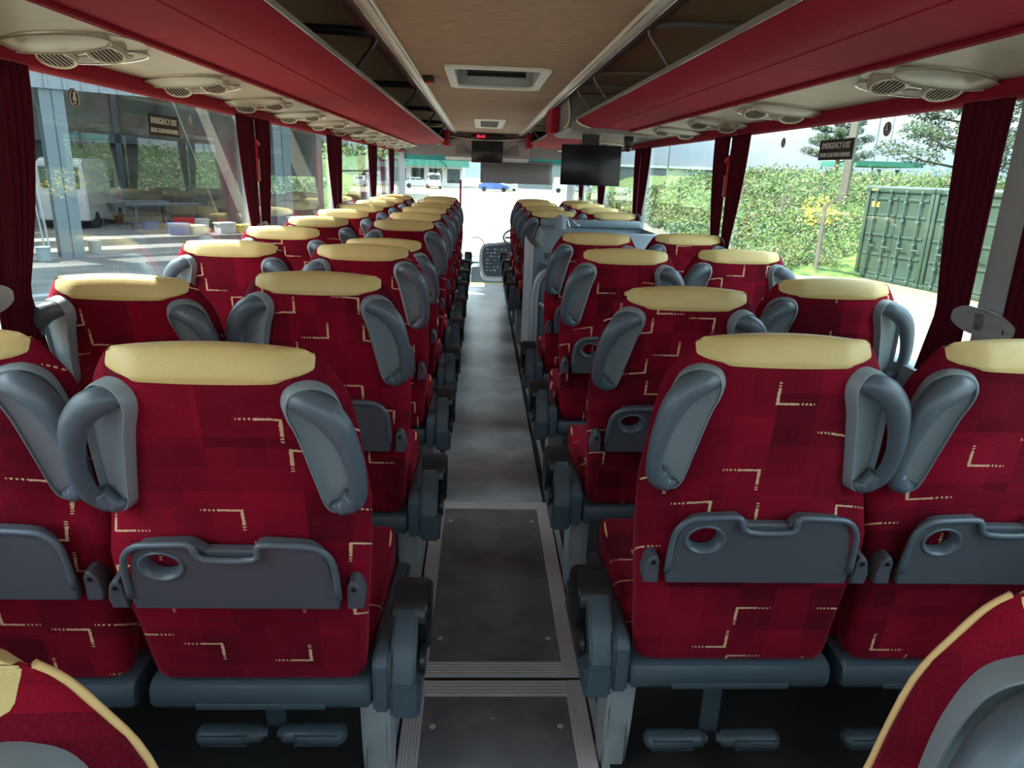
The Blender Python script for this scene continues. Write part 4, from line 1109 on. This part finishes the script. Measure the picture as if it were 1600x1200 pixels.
def ground_and_hill():
    bm = bmesh.new()
    v = [bm.verts.new(p) for p in ((-150, -60, GZ), (160, -60, GZ), (160, 260, GZ), (-150, 260, GZ))]; bm.faces.new(v)
    o = struct('ground', bm, M['gravel'])
    rnd = random.Random(4)
    # rising bank on the right
    bm = bmesh.new(); nx, ny = 50, 90; g = []
    for i in range(nx+1):
        row = []
        for j in range(ny+1):
            x = 7+i*1.1; y = 12+j*1.6
            base = x-(9.5 if y > 22 else 14)
            xb = xbk(y)
            d = x-xb
            h = 2.6*max(0, min(1, d/14.0)) if d > 0 else -.2
            h += .25*sin(x*.9+y*.35)*max(0, min(1, d/4))+rnd.uniform(-.12, .12)*(d > 0)
            row.append(bm.verts.new((x, y, GZ+h)))
        g.append(row)
    for a, b in zip(g, g[1:]):
        for j in range(ny): bm.faces.new((a[j], b[j], b[j+1], a[j+1]))
    struct('bank_right', bm, M['grass'], smooth=True)
    def bankz(x, y):
        xb = xbk(y)
        d = x-xb; return GZ+(2.6*max(0, min(1, d/14.0)) if d > 0 else 0)
    bm = bmesh.new()
    for k in range(2600):
        y = 21.6+46*rnd.random()**1.6; x = xbk(y)+rnd.uniform(-.3, 15)
        if y < 22.5 and x > 10.9 and x < 18.5: continue
        low = (x-xbk(y)) < 7; r = rnd.uniform(.3, .6)*(1+(y-19)/40)*(.8 if low else 1.2)
        mi = rnd.choice(([0, 0, 1], [1, 1, 0], [1, 1, 2], [0, 0, 0, 1], [2, 1, 4]))
        leaf_cloud(bm, (x, y, bankz(x, y)+r*.3), (r, r, r*.75), 42, .060*(1+(y-19)/25), mi, rnd)
    for (x, y) in ((13.6, 30), (13.9, 29.2), (11.9, 25.6), (12.3, 25.2)):
        leaf_cloud(bm, (x, y, bankz(x, y)+1.0), (.35, .35, .35), 60, .07, [3], rnd)
    o = finish(bm, 'hedge_scrub', [M['leaf_a'], M['leaf_b'], M['leaf_dry'], M['leaf_yellow'], M['leaf_pine']])
    tag(o, 'green and yellow scrub growing over the bank outside the right windows', 'bushes', kind='stuff')
    # hedge crest
    bm = bmesh.new()
    for k in range(260):
        y = rnd.uniform(24, 72); x = 27+rnd.uniform(-1.5, 3)-.05*y
        r = rnd.uniform(1.0, 1.6)
        leaf_cloud(bm, (x, y, .75+r*.1), (r*1.2, r*1.2, r*.7), 110, .13, [0, 0, 1], rnd)
    o = finish(bm, 'hedge_crest', [M['leaf_a'], M['leaf_b']]); tag(o, 'dense green hedge along the top of the bank', 'hedge', kind='stuff')
    # left / far grassy bank, added in place of the hillside reflected in the glass
    bm = bmesh.new(); nx, ny = 40, 24; g = []
    for i in range(nx+1):
        row = []
        for j in range(ny+1):
            x = -52+i*1.1; y = 34+j*2
            d = (y-38)+(-x-8)*.1
            h = 3.4*max(0, min(1, d/18)) if d > 0 else -.1
            row.append(bm.verts.new((x, y, GZ+h+rnd.uniform(-.15, .15)*(d > 0))))
        g.append(row)
    for a, b in zip(g, g[1:]):
        for j in range(ny): bm.faces.new((a[j], b[j], b[j+1], a[j+1]))
    struct('reflection_bank', bm, M['grass'], smooth=True)
    bm = bmesh.new()
    for k in range(420):
        y = rnd.uniform(39, 75); x = rnd.uniform(-50, -9)
        d = y-38; z = GZ+3.4*max(0, min(1, d/18)); r = rnd.uniform(.7, 1.4)
        leaf_cloud(bm, (x, y, z+r*.3), (r, r, r*.6), 30, .22, [0, 1, 1], rnd)
    o = finish(bm, 'reflection_scrub', [M['leaf_b'], M['leaf_b']]); tag(o, 'bright green scrub added in place of the hillside reflected in the left windows', 'bushes', kind='stuff')
def container(p0, direction, label, idx):
    """door end faces the coach; p0 = near ground corner, direction = unit vector along the door end"""
    T = empty('shipping_container', (p0[0], p0[1], GZ), atan2(direction[1], direction[0]), label, 'shipping container', 'shipping containers')
    Wd, H, Lg = 2.44, 2.60, 6.06
    # local x along the doors, local +y into the body (away from the coach)
    bm = bmesh.new(); bx(bm, 0, Wd, .12, Lg, .05, H-.05)
    n = 40
    finish(bm, 'body', M['container'], T)
    bm = bmesh.new()
    for (a, b, c, d, e, f) in ((0, .12, 0, .16, 0, H), (Wd-.12, Wd, 0, .16, 0, H), (0, Wd, 0, .16, 0, .14), (0, Wd, 0, .16, H-.13, H)): bx(bm, a, b, c, d, e, f, bev=.012)
    for x in (0, Wd-.18):
        for z in (0, H-.12): bx(bm, x, x+.18, -.01, .17, z, z+.12, bev=.01)
    finish(bm, 'corner_frame', M['container'], T, auto=40)
    bm = bmesh.new(); bx(bm, 0, Wd, 0, Lg, H-.01, H+.03); finish(bm, 'roof', M['container_top'], T)
    for k, (a, b) in enumerate(((.13, Wd/2-.01), (Wd/2+.01, Wd-.13))):
        bm = bmesh.new(); bx(bm, a, b, .04, .11, .15, H-.14)
        for z in (.15, .70, 1.25, 1.80, 2.25):
            bx(bm, a+.03, b-.03, .015, .045, z, z+.07, bev=.01)
        d = finish(bm, 'door_leaf', M['container'], T, auto=40)
        for xx in (a+.28, b-.26):
            bm = bmesh.new(); cyl(bm, (xx, -.01, .06), .022, H-.12, 'Z', 10)
            for z in (.10, .55, 1.1, 1.7, 2.2, 2.48): bx(bm, xx-.05, xx+.05, -.03, .03, z, z+.06, bev=.006)
            bx(bm, xx-.02, xx+.26, -.055, -.03, .95+.02*k, .985+.02*k, bev=.005)
            finish(bm, 'locking_bar', M['container_bar'], d, auto=40)
    if idx == 0:
        box('yellow_plate', (.24, .52, .025, .038, 2.05, 2.2), M['yellow'], T)
        bm = bmesh.new()
        for k in range(4): bx(bm, .15+k*.08, .19+k*.08, -.004, 0, H-.10, H-.04)
        finish(bm, 'hazard_marks', M['yellow'], T)
def right_side():
    # door ends run from (12.3,16.4) to (11.27,21.05)
    a = Vector((11.27, 21.05)); b = Vector((12.35, 16.25)); d = (b-a).normalized()
    container((a.x, a.y), (d.x, d.y), 'dark green shipping container with yellow plate, the farther of the two', 0)
    c = a+d*2.47
    container((c.x, c.y), (d.x, d.y), 'dark green shipping container nearer the coach, partly behind the curtain', 1)
    rnd = random.Random(9)
    def pine(name, x, y, z0, h, r, lab, dens=1.0):
        T = empty(name, (x, y, z0), 0, lab, 'tree')
        bm = bmesh.new(); tube(bm, catmull([(0, 0, 0), (.15, 0, h*.35), (-.1, .1, h*.7), (0, 0, h)], 5), [.22-.011*i for i in range(16)], seg=8)
        for k in range(26):
            z = h*(.28+.68*k/26); a = k*2.4; ln = r*(1.05-.75*k/26)*rnd.uniform(.7, 1.1)
            tube(bm, [(0, 0, z), (ln*.6*cos(a), ln*.6*sin(a), z+ln*.12), (ln*cos(a), ln*sin(a), z+ln*.3)], [.06, .04, .015], seg=5)
        finish(bm, 'trunk', M['bark'], T, smooth=True)
        bm = bmesh.new()
        for k in range(26):
            z = h*(.28+.68*k/26); a = k*2.4; ln = r*(1.05-.75*k/26)
            for q in (.45, .7, .95):
                leaf_cloud(bm, (ln*q*cos(a), ln*q*sin(a), z+ln*q*.28), (ln*.24, ln*.24, .22+ln*.06), int(260*dens), .08, [0, 0, 1], rnd, .6)
        finish(bm, 'foliage', [M['leaf_pine'], M['leaf_a']], T)
    pine('pine_tree', 20.5, 31, GZ+.8, 8.6, 3.0, 'tall airy pine tree standing behind the green containers')
    pine('conifer_tree', 30, 62, GZ+1.5, 10.0, 2.6, 'dark narrow conifer beyond the bank near the curtain', 1.3)
    # concrete lamp pole with wire
    T = empty('utility_pole', (17.3, 34.5, GZ), 0, 'tall tapered concrete pole rising from the scrub', 'pole')
    bm = bmesh.new()
    tube(bm, [(0, 0, 0), (.12, 0, 12)], [.26, .17], seg=4); finish(bm, 'shaft', M['concrete_post'], T)
    bm = bmesh.new(); tube(bm, catmull([(.07, 0, 6.0), (2.2, -2.0, 6.5), (5.5, -5.5, 8.5)], 6), .022, seg=5); tube(bm, [(.3, -.2, 6.03), (1.1, -.95, 6.2)], .06, seg=6)
    finish(bm, 'stay_wire', M['concrete_post'], T)
    for i, (x, y, lab) in enumerate(((10.2, 21.3, 'nearest bent concrete fence post by the containers'), (14.0, 33.5, 'second bent concrete fence post further along the bank'), (15.8, 44, 'farthest bent concrete fence post in the scrub'))):
        T = empty('fence_post', (x, y, GZ), 0, lab, 'fence post', 'concrete fence posts'); s = 1.0 if i == 0 else 1.05
        bm = bmesh.new(); tube(bm, [(0, 0, -.1), (0, 0, 1.95*s), (.25, -.28, 2.3*s)], [.075, .065, .045], seg=4); finish(bm, 'post', M['concrete_post'], T)
    T = empty('rusty_rail', (0, 0, 0), 0, 'rusty rail lying through the scrub between the fence posts', 'rail')
    bm = bmesh.new(); tube(bm, [(14.5, 33.5, -.25), (20.5, 27, -.45)], .07, seg=5); finish(bm, 'beam', M['rust'], T)
    for i, (x, y, h) in enumerate(sorted(((38, 78, 13), (44, 82, 12), (50, 90, 12.5), (30, 90, 13), (24, 95, 12), (58, 84, 12), (20, 88, 11), (27, 80, 10)), key=lambda q: q[0]/q[1])):
        T = empty('light_mast', (x, y, GZ), 0, f'slender distant light mast over the hedge, {LEFTORD[i]} of the masts', 'mast', 'distant light masts')
        bm = bmesh.new(); tube(bm, [(0, 0, 0), (0, 0, h)], [.13, .06], seg=6); bx(bm, -.7, .7, -.1, .1, h, h+.12); finish(bm, 'mast', M['far_grey'], T)
    T = empty('forecourt_canopy', (0, 0, 0), 0, 'flat green roofed canopy in the far distance on the right', 'canopy')
    box('canopy_roof', (38, 45, 74, 82, 3.1, 3.6), M['teal_roof'], T); bm = bmesh.new()
    for x in (39, 42, 44): bx(bm, x, x+.3, 77, 77.3, GZ, 2.9)
    finish(bm, 'columns', M['far_grey'], T)
    box_far = [(60, 84, 95, 110, 3.2), (50, 62, 100, 112, 2.9), (88, 120, 80, 100, 3.6)]
    for i, (a, b, c, d, h) in enumerate(box_far):
        T = empty('warehouse', (a, c, GZ), 0, f'pale distant low warehouse beyond the right hand bank, {["middle", "left", "right"][i]} one', 'building', 'distant warehouses')
        box('walls', (0, b-a, 0, d-c, 0, h), M['far_grey'], T); box('roof', (-.3, b-a+.3, -.3, d-c+.3, h, h+.35), M['white_plastic'], T)
def vehicle(name, x, y, rz, L_, Wd, H, col, lab, van=False, group=None):
    T = empty(name, (x, y, GZ), rz, lab, 'van' if van else 'car', group)
    bm = bmesh.new()
    if van: pr = [(0, .35), (0, H*.55), (.10, H*.95), (.35, H), (L_*.62, H), (L_*.80, H*.62), (L_-.1, H*.5), (L_, H*.3), (L_, .3)]
    else: pr = [(0, .3), (0, H*.62), (L_*.12, H*.66), (L_*.24, H*.98), (L_*.56, H), (L_*.72, H*.66), (L_*.97, H*.54), (L_, H*.35), (L_, .3)]
    ins = .12
    A = [bm.verts.new((a, 0 if z < H*.7 else ins, z)) for a, z in pr]; B = [bm.verts.new((a, Wd-(0 if z < H*.7 else ins), z)) for a, z in pr]
    n = len(pr)
    for i in range(n): bm.faces.new((A[i], A[(i+1) % n], B[(i+1) % n], B[i]))
    bm.faces.new(A[::-1]); bm.faces.new(B)
    bmesh.ops.bevel(bm, geom=list(bm.edges), offset=.05, segments=2, affect='EDGES')
    finish(bm, 'bodywork', col, T, auto=40)
    bm = bmesh.new()
    if van:
        bx(bm, L_*.64, L_*.76, -.01, Wd+.01, H*.58, H*.84); bx(bm, -.01, .05, .2, Wd-.2, H*.58, H*.88)
    else:
        bx(bm, L_*.24, L_*.40, .045, Wd-.045, H*.70, H*.92); bx(bm, L_*.42, L_*.62, .045, Wd-.045, H*.70, H*.92)
        bx(bm, L_*.12, L_*.2, .3, Wd-.3, H*.68, H*.90, rot=Matrix.Rotation(radians(30), 3, 'Y')); bx(bm, L_*.62, L_*.70, .2, Wd-.2, H*.70, H*.90, rot=Matrix.Rotation(radians(-35), 3, 'Y'))
    finish(bm, 'glazing', M['vehicle_glass'], T)
    for a in (L_*.18, L_*.82):
        for b in (-.02, Wd-.18):
            bm = bmesh.new(); cyl(bm, (a, b, .32), .32, .20, 'Y', 20); finish(bm, 'wheel', M['tyre'], T, auto=40)
def depot():
    # facade line through F0 with direction D, interior behind it
    D = Vector((.75, .66, 0)).normalized(); Nn = Vector((-D.y, D.x, 0)); F0 = Vector((-11.0, 19.9, GZ))
    rz = atan2(D.y, D.x)
    T = empty('depot_building', F0, rz, 'large open fronted vehicle depot with steel columns outside the left windows', 'building')
    def lb(name, b, mat, bev=0): return box(name, b, mat, T, bev=bev)
    x0, x1, dp, H = -14, 7.4, 15, 4.3
    bm = bmesh.new()
    bx(bm, x0, x1, dp, dp+.2, 0, 8); bx(bm, x0-.2, x0, 0, dp, 0, 8); bx(bm, x1, x1+.2, 0, dp, 0, 8)
    finish(bm, 'inner_walls', M['inner_wall'], T)
    lb('slab', (x0, x1, 0, dp, .0, .03), M['depot_floor'])
    bm = bmesh.new()
    for q in range(5): bx(bm, x0, x1, .0+q*3.2, 2.0+q*3.2, 7.9, 8.1)  # unseen roof in strips, open gaps added so sky light brightens the depot
    finish(bm, 'roof_deck', M['inner_wall'], T)
    bm = bmesh.new(); bx(bm, x0, x1, -.05, .05, H, 8)
    k = x0
    while k < x1: bx(bm, k, k+.06, -.10, -.04, H, 8); k += .42
    finish(bm, 'fascia_cladding', M['cladding'], T)
    for xx in (-6.4, 0, 6.2):
        bm = bmesh.new(); bx(bm, xx-.28, xx+.28, .0, .04, 0, 8); bx(bm, xx-.28, xx+.28, .40, .44, 0, 8); bx(bm, xx-.02, xx+.02, 0, .42, 0, 8)
        finish(bm, 'steel_column', M['steel_blue'], T)
    bm = bmesh.new(); bx(bm, x0, x1, dp-.3, dp, 3.3, 3.7); 
    for q in range(6): bx(bm, x0+2+q*3.5, x0+2.25+q*3.5, dp-.3, dp, 0, 7.9)
    finish(bm, 'wall_girts', M['steel_blue'], T)
    # apron: concrete strip before the facade
    def P(u, v, z=0): return F0+D*u+Nn*v+Vector((0, 0, z))
    bm = bmesh.new(); vs = [bm.verts.new(P(u, v, z)) for u, v, z in ((x0-4, -6.3, .02), (x1+3, -6.3, .02), (x1+3, 0, .02), (x0-4, 0, .02))]; bm.faces.new(vs)
    o = struct('ground_apron', bm, M['concrete'])
    bm = bmesh.new(); A = [P(x0-4, -4.1, 0), P(x1+3, -4.1, 0)]
    vs = [bm.verts.new(p) for p in (P(x0-4, -6.4, .005), P(x1+3, -6.4, .005), P(x1+3, -5.6, .028), P(x0-4, -5.6, .028))]; bm.faces.new(vs); struct('ground_kerb', bm, M['cladding'])
    # things in the depot
    p = P(-1.2, 7.5); vehicle('van', p.x, p.y, rz+radians(80), 5.2, 1.95, 2.4, M['vehicle_white'], 'white van parked inside the depot behind the ladder trolley', True)
    p = P(2.6, 8.6); vehicle('van', p.x, p.y, rz+radians(60), 5.0, 1.7, 2.6, M['vehicle_white'], 'white panel van parked right of the steel depot column', True)
    p = P(-3.2, 1.6); vehicle('car', p.x, p.y, rz+radians(100), 4.2, 1.75, 1.45, M['vehicle_red'], 'red and white car half hidden by the near left curtain', False)
    c = P(-1.45, 1.2)
    S = empty('ladder_trolley', c, rz, 'tall wheeled warehouse ladder trolley with wire rungs outside the depot', 'ladder')
    bm = bmesh.new()
    for sy in (0, .65):
        tube(bm, [(0, sy, .15), (1.0, sy, 2.3)], .022, seg=6); tube(bm, [(1.15, sy, .15), (1.0, sy, 2.9)], .022, seg=6); tube(bm, [(0, sy, .15), (1.15, sy, .15)], .022, seg=6)
        tube(bm, [(-.05, sy, .9), (.72, sy, 2.75), (1.0, sy, 2.9)], .018, seg=6)
    finish(bm, 'side_frames', M['leg_metal'], S)
    for k in range(8):
        t = (k+.6)/8; box('step', (t*1.0-.09, t*1.0+.09, 0, .65, .15+2.15*t-.02, .15+2.15*t+.01), M['leg_metal'], S)
    for i, (u, v) in enumerate(((-.75, -.3), (.75, .9))):
        c = P(u, v); S = empty('paint_drum', c, 0, f'metal drum on the depot apron, {["left", "right"][i]} of the steel column', 'drum', 'metal drums')
        bm = bmesh.new(); cyl(bm, (0, 0, .03), .16, .36, 'Z', 20); finish(bm, 'drum_body', M['far_grey'], S, auto=40)
        bm = bmesh.new(); tube(bm, [(.16*cos(a), .16*sin(a), .39) for a in [2*pi*i/20 for i in range(20)]], .012, seg=6, closed=True); finish(bm, 'rim', M['leg_metal'], S)
    items = [(5.0, 10.5, 'wooden', M['cladding']), (5.6, 8.2, 'cluttered', M['steel_blue'])]
    for i, (u, v, w, mt) in enumerate(items):
        c = P(u, v); S = empty('workbench', c, rz, ['workbench deep inside the depot', 'nearer workbench covered in parts inside the depot'][i], 'workbench')
        box('bench_top', (-1.6, 1.2, 0, .8, .9, .97), mt, S)
        for xx in (-1.5, 1.05):
            for yy in (.05, .68): box('leg', (xx, xx+.08, yy, yy+.08, .03, .9), M['steel_blue'], S)
    rnd = random.Random(12)
    cols = [(M['vehicle_blue'], 'blue'), (M['leg_metal'], 'grey'), (M['white_plastic'], 'white'), (M['yellow'], 'yellow'), (M['vehicle_blue'], 'dark blue'), (M['red_plastic'], 'red'), (M['white_plastic'], 'pale'), (M['vehicle_red'], 'crimson')]
    for i, (mt, cn) in enumerate(cols):
        u = 4.4+(i%4)*.9+rnd.uniform(-.1, .1); v = 5+(i//4)*2.2+rnd.uniform(0, .8); s = rnd.uniform(.35, .6)
        c = P(u, v); S = empty('storage_crate', c, rz+rnd.uniform(-.3, .3), f'{cn} storage crate on the depot floor, seen through the left window', 'crate', 'crates in the depot')
        bm = bmesh.new(); bx(bm, 0, s*1.3, 0, s, .03, s*.8+.03); bx(bm, -.03, s*1.3+.03, -.03, s+.03, s*.72, s*.84, bev=.01); finish(bm, 'crate_body', mt, S)
def front_yard():
    rnd = random.Random(5)
    cols = [(M['vehicle_white'], 'white'), (M['vehicle_silver'], 'silver'), (M['vehicle_white'], 'white'), (M['vehicle_blue'], 'blue'), (M['vehicle_silver'], 'silver'), (M['vehicle_white'], 'white'), (M['vehicle_white'], 'white'), (M['vehicle_red'], 'red')]
    for i, (mt, cn) in enumerate(cols):
        x = -16+i*5.2; y = 100+rnd.uniform(-2, 4); van = i in (2, 5)
        vehicle('van' if van else 'car', x, y, rnd.uniform(-.1, .1)+(0 if i % 2 else pi*.5), 4.6 if van else 4.1, 1.8, 2.1 if van else 1.45, mt,
                f'distant {cn} {"van" if van else "car"} parked across the yard ahead, {LEFTORD[i]} of the parked row', van, 'cars parked across the yard')
    T = empty('retail_building', (-29, 116, GZ), 0, 'pale building with green canopy across the yard ahead', 'building')
    box('walls', (0, 26, 0, 12, 0, 4.6), M['white_plastic'], T); box('canopy', (-1, 27, -3, 0, 3.0, 3.9), M['teal_roof'], T)
    for k in range(9): box('window', (1.2+k*2.8, 3.2+k*2.8, -.05, 0, .6, 2.7), M['vehicle_glass'], T)
    box('roof', (-.3, 26.3, -.3, 12.3, 4.6, 5.2), M['far_grey'], T)
    T = empty('warehouse', (6, 122, GZ), 0, 'long low pale warehouse straight ahead', 'building', 'distant warehouses')
    box('walls', (0, 40, 0, 12, 0, 4.0), M['far_grey'], T); box('roof', (-.3, 40.3, -.3, 12.3, 4.0, 4.4), M['white_plastic'], T)
    T = empty('dark_warehouse', (-44, 62, GZ+2.6), .12, 'long dark grey shed added on top of the stand-in left bank', 'building')  # added to top the bank that stands in for the window reflection
    box('walls', (0, 32, 0, 10, 0, 4.6), M['cladding'], T)
    bm = bmesh.new()
    for k in range(10): bx(bm, 2+k*3, 2.6+k*3, -.08, 0, 1, 3.6)
    finish(bm, 'light_panels', M['white_plastic'], T)

coach_shell(); windows(); racks(); seats(); curtains(); glass_signs(); service_sets(); ceiling_fittings(); front_end(); right_gap()
ground_and_hill(); right_side(); depot(); front_yard()
